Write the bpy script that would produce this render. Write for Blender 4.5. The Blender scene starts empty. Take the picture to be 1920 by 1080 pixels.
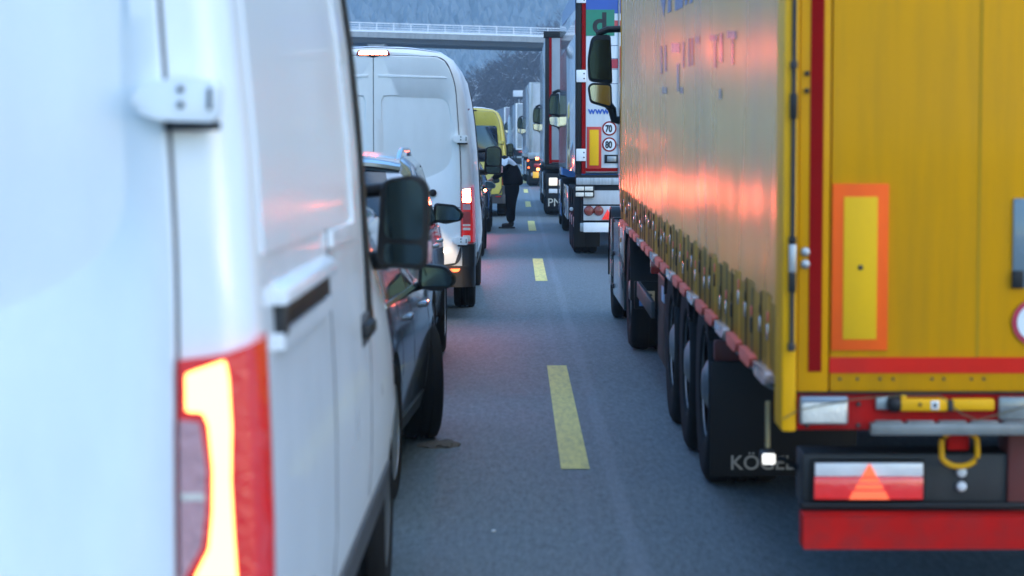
import bpy, bmesh, math, random
from mathutils import Vector, Matrix, noise
random.seed(11)
R = math.radians
sc = bpy.context.scene
C = sc.collection

# ------------------------------------------------------------------ camera
F, VX, HY, CAMZ = 4533.3, 970.0, 280.0, 1.7      # 85 mm lens on a 1920 px wide frame
cam = bpy.data.objects.new('camera', bpy.data.cameras.new('camera'))
C.objects.link(cam); sc.camera = cam
cam.data.lens = 85; cam.data.sensor_width = 36
cam.location = (0, 0, CAMZ)
cam.rotation_euler = (R(90) - math.atan((540 - HY) / F), 0, math.atan((VX - 960) / F))
cam.data.clip_start = .1; cam.data.clip_end = 9000
cam.data.dof.use_dof = True; cam.data.dof.focus_distance = 33
cam.data.dof.aperture_fstop = 4.2; cam.data.dof.aperture_blades = 0

# ------------------------------------------------------------------ sky, sun, exposure (grey winter dusk)
SUN_EL, SUN_AZ = 6, 128
w = bpy.data.worlds.new('World'); sc.world = w; w.use_nodes = True
nt = w.node_tree; bg = nt.nodes['Background']
sky = nt.nodes.new('ShaderNodeTexSky'); sky.sky_type = 'NISHITA'; sky.sun_disc = False
sky.sun_elevation = R(SUN_EL); sky.sun_rotation = R(SUN_AZ)
sky.air_density = 1.0; sky.dust_density = .3; sky.ozone_density = 4
nt.links.new(sky.outputs[0], bg.inputs[0]); bg.inputs[1].default_value = .15
sun = bpy.data.objects.new('sun', bpy.data.lights.new('sun', 'SUN')); C.objects.link(sun)
sun.data.energy = .5; sun.data.angle = R(90); sun.data.color = (.92, .96, 1)
_d = Vector((math.sin(R(SUN_AZ)) * math.cos(R(60)), math.cos(R(SUN_AZ)) * math.cos(R(60)), math.sin(R(60))))
sun.rotation_euler = _d.to_track_quat('Z', 'Y').to_euler(); sun.location = (0, -20, 30)
vs = sc.view_settings
vs.view_transform = 'Standard'; vs.look = 'None'; vs.gamma = 1; vs.use_curve_mapping = False
vs.exposure = 2.62
cy = sc.cycles
cy.use_denoising = True; cy.sample_clamp_indirect = 8; cy.max_bounces = 7; cy.volume_bounces = 1
cy.caustics_reflective = False; cy.caustics_refractive = False; cy.transparent_max_bounces = 8


def gz(d):                                       # the carriageway climbs gently ahead
    return 2.5e-5 * min(max(d, 0), 250) ** 2


def bend(d):                                     # and swings a little to the left far away
    return -1.9e-4 * max(0, d - 150) ** 2


# ------------------------------------------------------------------ materials
def mat(name, col, rough=.5, metal=0., var=.08, vsc=3., bump=0., bs=60., coat=0., dirt=0., dcol=(.07, .063, .055),
        dsc=(1.6, 1.6, .5), emit=0., ecol=None, spec=.5, rvar=.08, stretch=None):
    m = bpy.data.materials.new(name); m.use_nodes = True
    t = m.node_tree; N = t.nodes; L = t.links; b = N['Principled BSDF']
    b.inputs['Roughness'].default_value = rough; b.inputs['Metallic'].default_value = metal
    b.inputs['Coat Weight'].default_value = coat; b.inputs['Coat Roughness'].default_value = .06
    b.inputs['Specular IOR Level'].default_value = spec
    tc = N.new('ShaderNodeTexCoord')
    n1 = N.new('ShaderNodeTexNoise'); n1.inputs['Scale'].default_value = vsc; n1.inputs['Detail'].default_value = 5
    src = tc.outputs['Object']
    if stretch:
        mp = N.new('ShaderNodeMapping'); mp.inputs['Scale'].default_value = stretch
        L.new(src, mp.inputs[0]); src = mp.outputs[0]
    L.new(src, n1.inputs['Vector'])
    mx = N.new('ShaderNodeMix'); mx.data_type = 'RGBA'
    mx.inputs[6].default_value = tuple(c * (1 - var) for c in col) + (1,)
    mx.inputs[7].default_value = tuple(min(1, c * (1 + var)) for c in col) + (1,)
    L.new(n1.outputs['Fac'], mx.inputs[0])
    out = mx.outputs[2]
    if dirt:
        mp = N.new('ShaderNodeMapping'); mp.inputs['Scale'].default_value = dsc
        L.new(tc.outputs['Object'], mp.inputs[0])
        n2 = N.new('ShaderNodeTexNoise'); n2.inputs['Scale'].default_value = 3.2; n2.inputs['Detail'].default_value = 8
        n2.inputs['Roughness'].default_value = .65
        L.new(mp.outputs[0], n2.inputs['Vector'])
        rp = N.new('ShaderNodeMapRange'); rp.inputs[1].default_value = .42; rp.inputs[2].default_value = .75
        rp.inputs[4].default_value = dirt
        L.new(n2.outputs['Fac'], rp.inputs[0])
        m2 = N.new('ShaderNodeMix'); m2.data_type = 'RGBA'; m2.inputs[7].default_value = dcol + (1,)
        L.new(rp.outputs[0], m2.inputs[0]); L.new(out, m2.inputs[6]); out = m2.outputs[2]
    L.new(out, b.inputs['Base Color'])
    rr = N.new('ShaderNodeMapRange'); rr.inputs[3].default_value = max(.02, rough - rvar); rr.inputs[4].default_value = min(1, rough + rvar)
    L.new(n1.outputs['Fac'], rr.inputs[0]); L.new(rr.outputs[0], b.inputs['Roughness'])
    if bump:
        n3 = N.new('ShaderNodeTexNoise'); n3.inputs['Scale'].default_value = bs; n3.inputs['Detail'].default_value = 4
        L.new(src, n3.inputs['Vector'])
        bp = N.new('ShaderNodeBump'); bp.inputs['Strength'].default_value = bump; bp.inputs['Distance'].default_value = .02
        L.new(n3.outputs['Fac'], bp.inputs['Height']); L.new(bp.outputs[0], b.inputs['Normal'])
    if emit:
        b.inputs['Emission Color'].default_value = tuple(ecol or col) + (1,)
        b.inputs['Emission Strength'].default_value = emit
    return m


VW = mat('white_van_paint', (.74, .77, .79), .3, coat=.35, var=.03, bump=.01, bs=1.5, dirt=.1)
VW2 = mat('weathered_white_van_paint', (.86, .86, .84), .34, coat=.3, var=.04, dirt=.14, dcol=(.4, .38, .34))
VY = mat('yellow_van_paint', (.55, .45, .075), .3, coat=.4, dirt=.15)
SEAM = mat('dark_seam', (.055, .06, .07), .7)
PLA = mat('black_plastic', (.010, .0105, .012), .5, spec=.3, var=.2, bump=.05, bs=200)
PLG = mat('grey_plastic', (.05, .051, .055), .5, spec=.3, var=.15, bump=.05, bs=200, dirt=.25, dcol=(.14, .13, .12))
RUB = mat('tyre_rubber', (.011, .011, .012), .85, spec=.2, var=.25, bump=.15, bs=120, dirt=.5, dcol=(.026, .025, .024))
RIM = mat('dusty_alloy', (.42, .43, .45), .35, .8, dirt=.4)
RIMD = mat('dark_steel_rim', (.16, .165, .17), .45, .6, dirt=.4)
GLA = mat('dark_window_glass', (.012, .015, .02), .04, var=.1, spec=.7, coat=1)
MIR = mat('mirror_glass', (.5, .62, .72), .04, 1., var=.04)
MIRD = mat('tinted_mirror_glass', (.03, .055, .07), .05, .9, var=.1)
CHR = mat('bright_metal', (.75, .77, .8), .18, 1.)
GAL = mat('galvanised_steel', (.42, .43, .44), .42, .8, var=.2, vsc=20, dirt=.4)
STL = mat('dirty_chassis_steel', (.035, .033, .032), .7, .2, var=.3, dirt=.4)
RST = mat('red_oxide_chassis', (.16, .03, .025), .6, var=.3, dirt=.5)
GLOW = mat('brake_light_glow', (1, .12, .02), .3, emit=2.6, ecol=(1, .2, .055))
GLOWF = mat('strong_brake_light_glow', (1, .12, .02), .3, emit=34, ecol=(1, .12, .06))
GLOW2 = mat('dim_tail_light_glow', (.8, .04, .02), .2, emit=.35, ecol=(1, .05, .03), coat=1)
GLOW3 = mat('mid_red_glow', (1, .12, .02), .3, emit=.7, ecol=(1, .12, .03))  # also put on the bumper reflectors, which are no lamps
def one_sided(m):                                # a lamp shines out of its front only
    t = m.node_tree; b = t.nodes['Principled BSDF']; g = t.nodes.new('ShaderNodeNewGeometry')
    k = t.nodes.new('ShaderNodeMath'); k.operation = 'MULTIPLY_ADD'; s_ = b.inputs['Emission Strength'].default_value
    k.inputs[1].default_value = -s_; k.inputs[2].default_value = s_
    t.links.new(g.outputs['Backfacing'], k.inputs[0]); t.links.new(k.outputs[0], b.inputs['Emission Strength'])
one_sided(GLOW); one_sided(GLOWF)
LENR = mat('red_lamp_lens', (.36, .006, .008), .1, var=.15, vsc=30, coat=1, bump=.25, bs=55)
LENC = mat('clear_lamp_lens', (.5, .27, .29), .12, var=.2, vsc=25, coat=1, bump=.3, bs=60)
LENW = mat('white_lamp_lens', (.74, .69, .6), .12, var=.35, vsc=22, coat=1, bump=.3, bs=70)
LENA = mat('amber_lamp_lens', (.62, .2, .02), .15, var=.1, coat=1)
WARM = mat('lit_white_lamp', (.9, .85, .7), .2, emit=.1, ecol=(1, .82, .55))
REDP = mat('red_reflective_tape', (.25, .004, .004), .65, spec=.06, var=.15, vsc=9, dirt=.25, dcol=(.12, .01, .01))
ORP = mat('fluorescent_orange_plate', (.95, .12, .01), .6, spec=.15, var=.06, vsc=8, dirt=.2, dcol=(.3, .05, .03))
YEP = mat('amber_plate', (.80, .44, .008), .6, spec=.15, var=.06, dirt=.12)
WHT = mat('white_enamel', (.76, .78, .8), .35, var=.05, dirt=.15)
BLK = mat('black_print', (.012, .012, .014), .5)
NAVY = mat('navy_print', (.03, .05, .16), .4)
YELT = mat('yellow_trailer_paint', (.64, .285, .003), .6, spec=.05, var=.07, vsc=1.4, dirt=.34, dcol=(.30, .17, .02), dsc=(6, 6, .4), coat=.1)
YELB = mat('bright_yellow_paint', (.82, .40, .004), .5, spec=.2, var=.1, dirt=.2)
REDF = mat('red_frame_paint', (.50, .013, .011), .55, spec=.05, var=.18, vsc=5, dirt=.45, dcol=(.12, .04, .04), dsc=(3, 3, 3))


# ------------------------------------------------------------------ mesh helpers
def link(name, me, par=None, m=None, loc=None):
    o = bpy.data.objects.new(name, me)
    C.objects.link(o)
    if m is not None and me is not None and not me.materials:
        me.materials.append(m)
    if par is not None:
        o.parent = par
    if loc is not None:
        o.location = loc
    return o


def tag(o, label, cat, group=None, kind=None):
    if label: o['label'] = label
    if cat: o['category'] = cat
    if group: o['group'] = group
    if kind: o['kind'] = kind
    return o


def thing(name, label, cat, loc, rz=0, rx=0, group=None):
    o = link(name, None, None, None, loc)
    o.rotation_euler = (rx, 0, rz); o.empty_display_size = .2
    return tag(o, label, cat, group)


def smooth(me, ang=38):
    me.polygons.foreach_set('use_smooth', [True] * len(me.polygons))
    me.set_sharp_from_angle(angle=R(ang))
    return me


def frombm(bm, name, ang=38):
    bmesh.ops.recalc_face_normals(bm, faces=bm.faces)
    me = bpy.data.meshes.new(name); bm.to_mesh(me); bm.free()
    return smooth(me, ang)


def frompy(name, v, f, ang=38, recalc=True):
    bm = bmesh.new()
    vv = [bm.verts.new(p) for p in v]
    for q in f:
        try: bm.faces.new([vv[i] for i in q])
        except ValueError: pass
    me = bpy.data.meshes.new(name)
    if recalc: bmesh.ops.recalc_face_normals(bm, faces=bm.faces)
    bm.to_mesh(me); bm.free()
    return smooth(me, ang)


def bx(bm, x0, x1, y0, y1, z0, z1, bev=0, seg=2):
    r = bmesh.ops.create_cube(bm, size=1, matrix=Matrix.Translation(((x0 + x1) / 2, (y0 + y1) / 2, (z0 + z1) / 2)) @
                              Matrix.Diagonal((abs(x1 - x0), abs(y1 - y0), abs(z1 - z0), 1)))
    if bev:
        bev = min(bev, .45 * min(abs(x1 - x0), abs(y1 - y0), abs(z1 - z0)))
        es = list({e for v in r['verts'] for e in v.link_edges})
        bmesh.ops.bevel(bm, geom=es, offset=bev, segments=seg, affect='EDGES', profile=.5)


def box(name, x0, x1, y0, y1, z0, z1, m, par=None, bev=.004, seg=2):
    bm = bmesh.new(); bx(bm, x0, x1, y0, y1, z0, z1, bev, seg)
    return link(name, frombm(bm, name), par, m)


def prism(name, pts, axis, a, b, m, par=None, bev=0):
    bm = bmesh.new()
    def P(p, t):
        return {'x': (t, p[0], p[1]), 'y': (p[0], t, p[1]), 'z': (p[0], p[1], t)}[axis]
    A = [bm.verts.new(P(p, a)) for p in pts]; B = [bm.verts.new(P(p, b)) for p in pts]
    fa = bm.faces.new(A); fb = bm.faces.new(B[::-1])
    n = len(pts)
    for i in range(n):
        bm.faces.new([A[i], B[i], B[(i + 1) % n], A[(i + 1) % n]])
    if bev:
        bmesh.ops.bevel(bm, geom=list(set(fa.edges) | set(fb.edges)), offset=bev, segments=2, affect='EDGES', profile=.5)
    return link(name, frombm(bm, name, 30), par, m)


def facet(name, pts, y, m, par):                 # a flat lens facing backwards (-y)
    me = bpy.data.meshes.new(name); me.from_pydata([(p[0], y, p[1]) for p in pts], [], [tuple(range(len(pts)))]); me.update()
    if me.polygons[0].normal.y > 0: me.flip_normals()
    return link(name, me, par, m)


def rpoly(pts, r, n=5):                          # round the corners of a polygon
    out = []
    k = len(pts)
    for i in range(k):
        p0, p1, p2 = Vector(pts[i - 1]), Vector(pts[i]), Vector(pts[(i + 1) % k])
        rr = r[i] if isinstance(r, (list, tuple)) else r
        a = (p0 - p1); c = (p2 - p1)
        t = min(rr, .48 * a.length, .48 * c.length)
        if t < 1e-4:
            out.append(tuple(p1)); continue
        s = p1 + a.normalized() * t; e = p1 + c.normalized() * t
        for j in range(n + 1):
            u = j / n
            out.append(tuple(s * (1 - u) ** 2 + p1 * 2 * u * (1 - u) + e * u ** 2))
    return out


def lathe_bm(bm, prof, c, axis, seg=32):         # prof: (radius, distance along axis)
    rings = []
    for r, a in prof:
        ring = []
        for i in range(seg):
            t = 2 * math.pi * i / seg
            p = {'x': (a, r * math.cos(t), r * math.sin(t)), 'y': (r * math.cos(t), a, r * math.sin(t)), 'z': (r * math.cos(t), r * math.sin(t), a)}[axis]
            ring.append(bm.verts.new((p[0] + c[0], p[1] + c[1], p[2] + c[2])))
        rings.append(ring)
    for A, B in zip(rings, rings[1:]):
        for i in range(seg):
            bm.faces.new([A[i], A[(i + 1) % seg], B[(i + 1) % seg], B[i]])
    if prof[0][0] > 1e-5: bm.faces.new(rings[0][::-1])
    if prof[-1][0] > 1e-5: bm.faces.new(rings[-1])


def lathe(name, prof, c, axis, m, par=None, seg=32, ang=38):
    bm = bmesh.new(); lathe_bm(bm, prof, c, axis, seg)
    return link(name, frombm(bm, name, ang), par, m)


def cyl(name, c, r, h, axis, m, par=None, seg=24, bev=.15):
    b = min(r, h) * bev
    return lathe(name, [(r - b, -h / 2), (r, -h / 2 + b), (r, h / 2 - b), (r - b, h / 2)], c, axis, m, par, seg, 50)


def tube_bm(bm, pts, r, seg=8):
    rings = []
    pts = [Vector(p) for p in pts]
    for i, p in enumerate(pts):
        d = (pts[min(i + 1, len(pts) - 1)] - pts[max(i - 1, 0)]).normalized()
        u = d.cross(Vector((0, 0, 1)) if abs(d.z) < .9 else Vector((1, 0, 0))).normalized(); v = d.cross(u)
        rr = r[i] if isinstance(r, (list, tuple)) else r
        rings.append([bm.verts.new(p + u * rr * math.cos(2 * math.pi * j / seg) + v * rr * math.sin(2 * math.pi * j / seg)) for j in range(seg)])
    for A, B in zip(rings, rings[1:]):
        for i in range(seg):
            bm.faces.new([A[i], A[(i + 1) % seg], B[(i + 1) % seg], B[i]])
    bm.faces.new(rings[0][::-1]); bm.faces.new(rings[-1])


def tube(name, pts, r, m, par=None, seg=8):
    bm = bmesh.new(); tube_bm(bm, pts, r, seg)
    return link(name, frombm(bm, name, 60), par, m)


def ringplate(name, outer, inner, yb, yf, yr, m, par, bev=.006, n=72):
    """a pressed door skin in the x-z plane: outer edge, flat border, recessed field"""
    c = Vector((sum(p[0] for p in inner) / len(inner), sum(p[1] for p in inner) / len(inner)))
    def res(poly):
        out = []
        for i in range(n):
            t = 2 * math.pi * i / n; d = Vector((math.cos(t), math.sin(t))); best = None
            for j in range(len(poly)):
                a = Vector(poly[j]) - c; e = Vector(poly[(j + 1) % len(poly)]) - Vector(poly[j])
                den = d.x * e.y - d.y * e.x
                if abs(den) < 1e-9: continue
                s = (a.x * e.y - a.y * e.x) / den; u = (a.x * d.y - a.y * d.x) / den
                if s > 0 and -1e-6 <= u <= 1 + 1e-6 and (best is None or s > best): best = s
            out.append(c + d * best)
        return out
    O, I = res(outer), res(inner)
    def shr(P, k): return [p - (p - c).normalized() * k for p in P]
    rings = [(O, yb), (O, yf + bev), (shr(O, bev), yf), (I, yf), (shr(I, .016), yr), (shr(I, .03), yr)]
    bm = bmesh.new(); V = [[bm.verts.new((p.x, y, p.y)) for p in P] for P, y in rings]
    for A, B in zip(V, V[1:]):
        for i in range(n):
            bm.faces.new([A[i], A[(i + 1) % n], B[(i + 1) % n], B[i]])
    bm.faces.new(V[-1]); bm.faces.new(V[0][::-1])
    return link(name, frombm(bm, name, 40), par, m)


def text(name, s, loc, h, m, par, rot=(R(90), 0, 0), sx=1., ex=.002, bold=0.):
    cu = bpy.data.curves.new(name, 'FONT'); cu.body = s; cu.size = h; cu.extrude = ex; cu.offset = bold
    tmp = bpy.data.objects.new('tmp', cu); C.objects.link(tmp)
    dg = bpy.context.evaluated_depsgraph_get(); dg.update()
    me = bpy.data.meshes.new_from_object(tmp.evaluated_get(dg)); bpy.data.objects.remove(tmp, do_unlink=True)
    o = link(name, me, par, m, loc); o.rotation_euler = rot; o.scale = (sx, 1, 1)
    return o


def apply_mods(o):
    dg = bpy.context.evaluated_depsgraph_get(); dg.update()
    me = bpy.data.meshes.new_from_object(o.evaluated_get(dg))
    o.modifiers.clear(); o.data = me
    return o


_wc = {}
def wheel(par, x, y, z, r, wd, side, kind='car', rim=None):
    """side: +1 when the outer face looks to +x"""
    key = (round(r, 3), round(wd, 3), side, kind, rim.name if rim else '')
    if key not in _wc:
        bm = bmesh.new(); h = wd / 2; ri = r * (.68 if kind == 'car' else .57)
        prof = [(ri, -h * .86), (ri + .02, -h * .96), (r * .9, -h), (r * .97, -h * .9), (r, -h * .72)]
        for g in (-.5, -.17, .17, .5):
            prof += [(r, (g - .09) * 2 * h * .75), (r - .012, (g - .075) * 2 * h * .75), (r - .012, (g + .075) * 2 * h * .75), (r, (g + .09) * 2 * h * .75)] if abs(g) < .4 else []
        prof += [(r, h * .72), (r * .97, h * .9), (r * .9, h), (ri + .02, h * .96), (ri, h * .86)]
        lathe_bm(bm, prof, (0, 0, 0), 'x', 40)
        ty = frombm(bm, 'tyre', 40); ty.materials.append(RUB)
        bm = bmesh.new(); s = side
        if kind == 'car':
            lathe_bm(bm, [(ri + .004, s * h * .9), (ri - .012, s * h * .92), (ri - .02, s * h * .55), (.05, s * h * .5), (.045, s * h * .8), (.001, s * h * .84)], (0, 0, 0), 'x', 40)
            for k in range(10):
                t = 2 * math.pi * k / 10
                q = bmesh.ops.create_cube(bm, size=1, matrix=Matrix.Rotation(t, 4, 'X') @ Matrix.Translation((s * h * .68, 0, ri * .5)) @ Matrix.Diagonal((.03, .045, ri * .95, 1)))
        else:
            lathe_bm(bm, [(ri + .004, s * h * .86), (ri - .02, s * h * .9), (ri - .03, s * h * .55), (ri * .72, s * h * .25), (ri * .5, s * h * .3), (ri * .44, s * h * .85), (ri * .25, s * h * 1.0), (.001, s * h * 1.02)], (0, 0, 0), 'x', 40)
            for k in range(10):
                t = 2 * math.pi * k / 10
                bmesh.ops.create_cone(bm, cap_ends=True, segments=6, radius1=.017, radius2=.015, depth=.05, matrix=Matrix.Rotation(t, 4, 'X') @ Matrix.Translation((s * h * .35, 0, ri * .61)) @ Matrix.Rotation(R(90), 4, 'Y'))
        rm = frombm(bm, 'rim', 40); rm.materials.append(rim or RIM)
        _wc[key] = (ty, rm)
    e = link('wheel', None, par, None, (x, y, z)); e.empty_display_size = .1
    link('tyre', _wc[key][0], e); link('rim', _wc[key][1], e)
    return e


# ------------------------------------------------------------------ lofted vehicle shells
class Shell:
    def __init__(s, st): s.st = sorted(st, key=lambda q: q[0])
    def prof(s, y):
        st = s.st
        if y <= st[0][0]: return st[0][1]
        for (a, A), (b, B) in zip(st, st[1:]):
            if a <= y <= b:
                u = (y - a) / (b - a)
                return [(p[0] + (q[0] - p[0]) * u, p[1] + (q[1] - p[1]) * u) for p, q in zip(A, B)]
        return st[-1][1]
    def hw(s, y, z):
        P = s.prof(y)
        for p, q in zip(P, P[1:]):
            if p[1] <= z <= q[1]:
                return p[0] + (q[0] - p[0]) * (z - p[1]) / max(1e-6, q[1] - p[1])
        return P[0][0] if z < P[0][1] else P[-1][0]
    def top(s, y, x):                            # roof height above a lateral offset
        P = s.prof(y)
        for p, q in zip(P[::-1], P[-2::-1]):
            if p[0] <= abs(x) <= q[0]:
                return p[1] + (q[1] - p[1]) * (abs(x) - p[0]) / max(1e-6, q[0] - p[0])
        return P[-1][1]
    def build(s, name, m, par, arches=(), ang=30):
        bm = bmesh.new(); rings = []
        for y, P in s.st:
            rings.append([bm.verts.new((h, y, z)) for h, z in P] + [bm.verts.new((-h, y, z)) for h, z in P[-2::-1]])
        n = len(rings[0])
        for A, B in zip(rings, rings[1:]):
            for i in range(n):
                bm.faces.new([A[i], A[(i + 1) % n], B[(i + 1) % n], B[i]])
        bm.faces.new(rings[0]); bm.faces.new(rings[-1][::-1])
        bmesh.ops.triangulate(bm, faces=[f for f in bm.faces if len(f.verts) > 4])
        o = link(name, frombm(bm, name, ang), par, m)
        if arches:
            cut = bmesh.new()
            for y, z, r in arches:
                bmesh.ops.create_cone(cut, cap_ends=True, segments=36, radius1=r, radius2=r, depth=5, matrix=Matrix.Translation((0, y, z)) @ Matrix.Rotation(R(90), 4, 'Y'))
            # keep the middle of the car: two short cutters per axle
            cut.free(); cut = bmesh.new()
            for y, z, r in arches:
                for sx in (1, -1):
                    bmesh.ops.create_cone(cut, cap_ends=True, segments=36, radius1=r, radius2=r, depth=1.0, matrix=Matrix.Translation((sx * 1.08, y, z)) @ Matrix.Rotation(R(90), 4, 'Y'))
            co = link('cutter', frombm(cut, 'cutter'))
            o.parent = None
            md = o.modifiers.new('b', 'BOOLEAN'); md.operation = 'DIFFERENCE'; md.object = co; md.solver = 'EXACT'
            apply_mods(o); o.parent = par
            bpy.data.objects.remove(co, do_unlink=True)
            if not o.data.materials: o.data.materials.append(m)
            smooth(o.data, ang)
        return o
    def patch(s, name, q, m, par, off=.006, sides=(1, -1), nu=8, nv=6, th=.0):
        """a panel lying on the flank; q: four (y, z) corners in order"""
        for sd in sides:
            v = []; f = []
            for j in range(nv + 1):
                for i in range(nu + 1):
                    u, w_ = i / nu, j / nv
                    y = (q[0][0] * (1 - u) + q[1][0] * u) * (1 - w_) + (q[3][0] * (1 - u) + q[2][0] * u) * w_
                    z = (q[0][1] * (1 - u) + q[1][1] * u) * (1 - w_) + (q[3][1] * (1 - u) + q[2][1] * u) * w_
                    v.append((sd * (s.hw(y, z) + off), y, z))
            W = nu + 1
            for j in range(nv):
                for i in range(nu):
                    a = j * W + i; f.append((a, a + 1, a + 1 + W, a + W))
            base = len(v)
            v += [(p[0] - sd * (off + .012), p[1], p[2]) for p in v]
            f += [tuple(base + i for i in q_[::-1]) for q_ in f]
            for i in range(nu):
                f.append((i, i + base, i + 1 + base, i + 1)); a = nv * W + i; f.append((a, a + 1, a + 1 + base, a + base))
            for j in range(nv):
                a = j * W; f.append((a, a + W, a + W + base, a + base)); a = j * W + nu; f.append((a, a + base, a + W + base, a + W))
            link(name, frompy(name, v, f, 40), par, m)
    def topsheet(s, name, y0, y1, x0f, m, par, off=.008, nx=10, ny=8):
        """a pane lying on the upper surface (windscreen, rear window); x0f(t) gives the half width"""
        v = []; f = []
        for j in range(ny + 1):
            y = y0 + (y1 - y0) * j / ny; hwid = x0f(j / ny)
            for i in range(nx + 1):
                x = hwid * (2 * i / nx - 1)
                v.append((x, y, s.top(y, x) + off))
        W = nx + 1
        for j in range(ny):
            for i in range(nx):
                a = j * W + i; f.append((a, a + 1, a + 1 + W, a + W))
        return link(name, frompy(name, v, f, 50), par, m)

# ------------------------------------------------------------------ the setting: ground, carriageway, hill, wood, bridge
GRA = mat('frosted_grass', (.16, .17, .15), .9, var=.4, vsc=.6, dirt=.9, dcol=(.6, .63, .66), dsc=(.4, .4, .4))


def asphalt():
    m = mat('worn_asphalt', (.120, .150, .163), .55, var=.16, vsc=.55, bump=.35, bs=160, spec=.38, rvar=.08, stretch=(1, .25, 1))
    t = m.node_tree; N = t.nodes; L = t.links; b = N['Principled BSDF']
    src = b.inputs['Base Color'].links[0].from_socket
    tc = N.new('ShaderNodeTexCoord'); sp = N.new('ShaderNodeSeparateXYZ'); L.new(tc.outputs['Object'], sp.inputs[0])
    # fine aggregate, polished along the direction of travel
    pm = N.new('ShaderNodeMapping'); pm.inputs['Scale'].default_value = (1, .16, 1); L.new(tc.outputs['Object'], pm.inputs[0])
    n = N.new('ShaderNodeTexNoise'); n.inputs['Scale'].default_value = 38; n.inputs['Detail'].default_value = 6; n.inputs['Roughness'].default_value = .85
    L.new(pm.outputs[0], n.inputs['Vector'])
    mr = N.new('ShaderNodeMapRange'); mr.inputs[1].default_value = .3; mr.inputs[2].default_value = .7; mr.inputs[3].default_value = .42; mr.inputs[4].default_value = 1.55
    L.new(n.outputs['Fac'], mr.inputs[0])
    mu = N.new('ShaderNodeMix'); mu.data_type = 'RGBA'; mu.blend_type = 'MULTIPLY'; mu.inputs[0].default_value = 1
    L.new(src, mu.inputs[6]); L.new(mr.outputs[0], mu.inputs[7]); out = mu.outputs[2]
    # ghost of an erased lane line and a polished wheel track
    def stripe(x0, wd, fac, colr, nsc):
        nonlocal out
        nn = N.new('ShaderNodeTexNoise'); nn.inputs['Scale'].default_value = nsc; nn.inputs['Detail'].default_value = 5
        mp = N.new('ShaderNodeMapping'); mp.inputs['Scale'].default_value = (1, .12, 1); L.new(tc.outputs['Object'], mp.inputs[0]); L.new(mp.outputs[0], nn.inputs['Vector'])
        wob = N.new('ShaderNodeMath'); wob.operation = 'MULTIPLY_ADD'; wob.inputs[1].default_value = .08; wob.inputs[2].default_value = -.04; L.new(nn.outputs['Fac'], wob.inputs[0])
        a = N.new('ShaderNodeMath'); a.operation = 'ADD'; L.new(sp.outputs[0], a.inputs[0]); L.new(wob.outputs[0], a.inputs[1])
        s_ = N.new('ShaderNodeMath'); s_.operation = 'SUBTRACT'; s_.inputs[1].default_value = x0; L.new(a.outputs[0], s_.inputs[0])
        ab = N.new('ShaderNodeMath'); ab.operation = 'ABSOLUTE'; L.new(s_.outputs[0], ab.inputs[0])
        r = N.new('ShaderNodeMapRange'); r.interpolation_type = 'SMOOTHSTEP'; r.inputs[1].default_value = wd * .3; r.inputs[2].default_value = wd; r.inputs[3].default_value = fac; r.inputs[4].default_value = 0
        L.new(ab.outputs[0], r.inputs[0])
        k = N.new('ShaderNodeMath'); k.operation = 'MULTIPLY'; L.new(r.outputs[0], k.inputs[0]); L.new(nn.outputs['Fac'], k.inputs[1])
        x = N.new('ShaderNodeMix'); x.data_type = 'RGBA'; x.inputs[7].default_value = colr + (1,)
        L.new(k.outputs[0], x.inputs[0]); L.new(out, x.inputs[6]); out = x.outputs[2]
    stripe(.5, .06, .55, (.24, .28, .33), 3)
    stripe(.31, .045, .3, (.19, .23, .28), 2)
    stripe(-1.1, .5, .35, (.045, .07, .1), 1)
    stripe(1.5, .5, .35, (.045, .07, .1), 1)
    L.new(out, b.inputs['Base Color'])
    return m


def strip(name, x0, x1, y0, y1, dz, m, par=None, step=6):
    v = []; f = []; n = max(1, int((y1 - y0) / step)); k = max(1, int((x1 - x0) / 4))
    for i in range(n + 1):
        y = y0 + (y1 - y0) * i / n
        for j in range(k + 1):
            v.append((x0 + (x1 - x0) * j / k + bend(y), y, gz(y) + dz))
    for i in range(n):
        for j in range(k):
            a = i * (k + 1) + j; f.append((a, a + 1, a + k + 2, a + k + 1))
    return link(name, frompy(name, v, f), par, m)


def ground():
    v = []; f = []
    ys = [-300, -60, 0] + list(range(20, 261, 20)) + [320, 420, 700, 1200, 2200, 4200]
    xs = [-2600, -600, -100, -30, -12, 12, 30, 100, 600, 2600]
    for y in ys:
        for x in xs: v.append((x, y, gz(y) - .06))
    k = len(xs)
    for i in range(len(ys) - 1):
        for j in range(k - 1):
            a = i * k + j; f.append((a, a + 1, a + k + 1, a + k))
    return tag(link('ground', frompy('ground', v, f), None, GRA), 'frosty grass ground beside the motorway', None, None, 'structure')


ground()
road = tag(strip('road', -7.8, 8.2, -40, 330, 0, asphalt()), 'grey asphalt motorway carriageway between the two queues', None, None, 'structure')
YMK = mat('worn_yellow_road_tape', (.76, .66, .2), .6, var=.14, vsc=9, dirt=.6, dcol=(.3, .27, .13), dsc=(9, 1.2, 5), bump=.2, bs=90)
for k in range(0, 14):
    y0 = 12.75 + 18 * k
    strip('lane_dash', .232, .385, y0, y0 + 6.1, .004, YMK, road, 2)
WMK = mat('white_road_paint', (.6, .6, .6), .6, var=.15, dirt=.4)
for x in (-3.9, 4.1):
    strip('edge_line', x, x + .2, -20, 320, .004, WMK, road)

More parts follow.
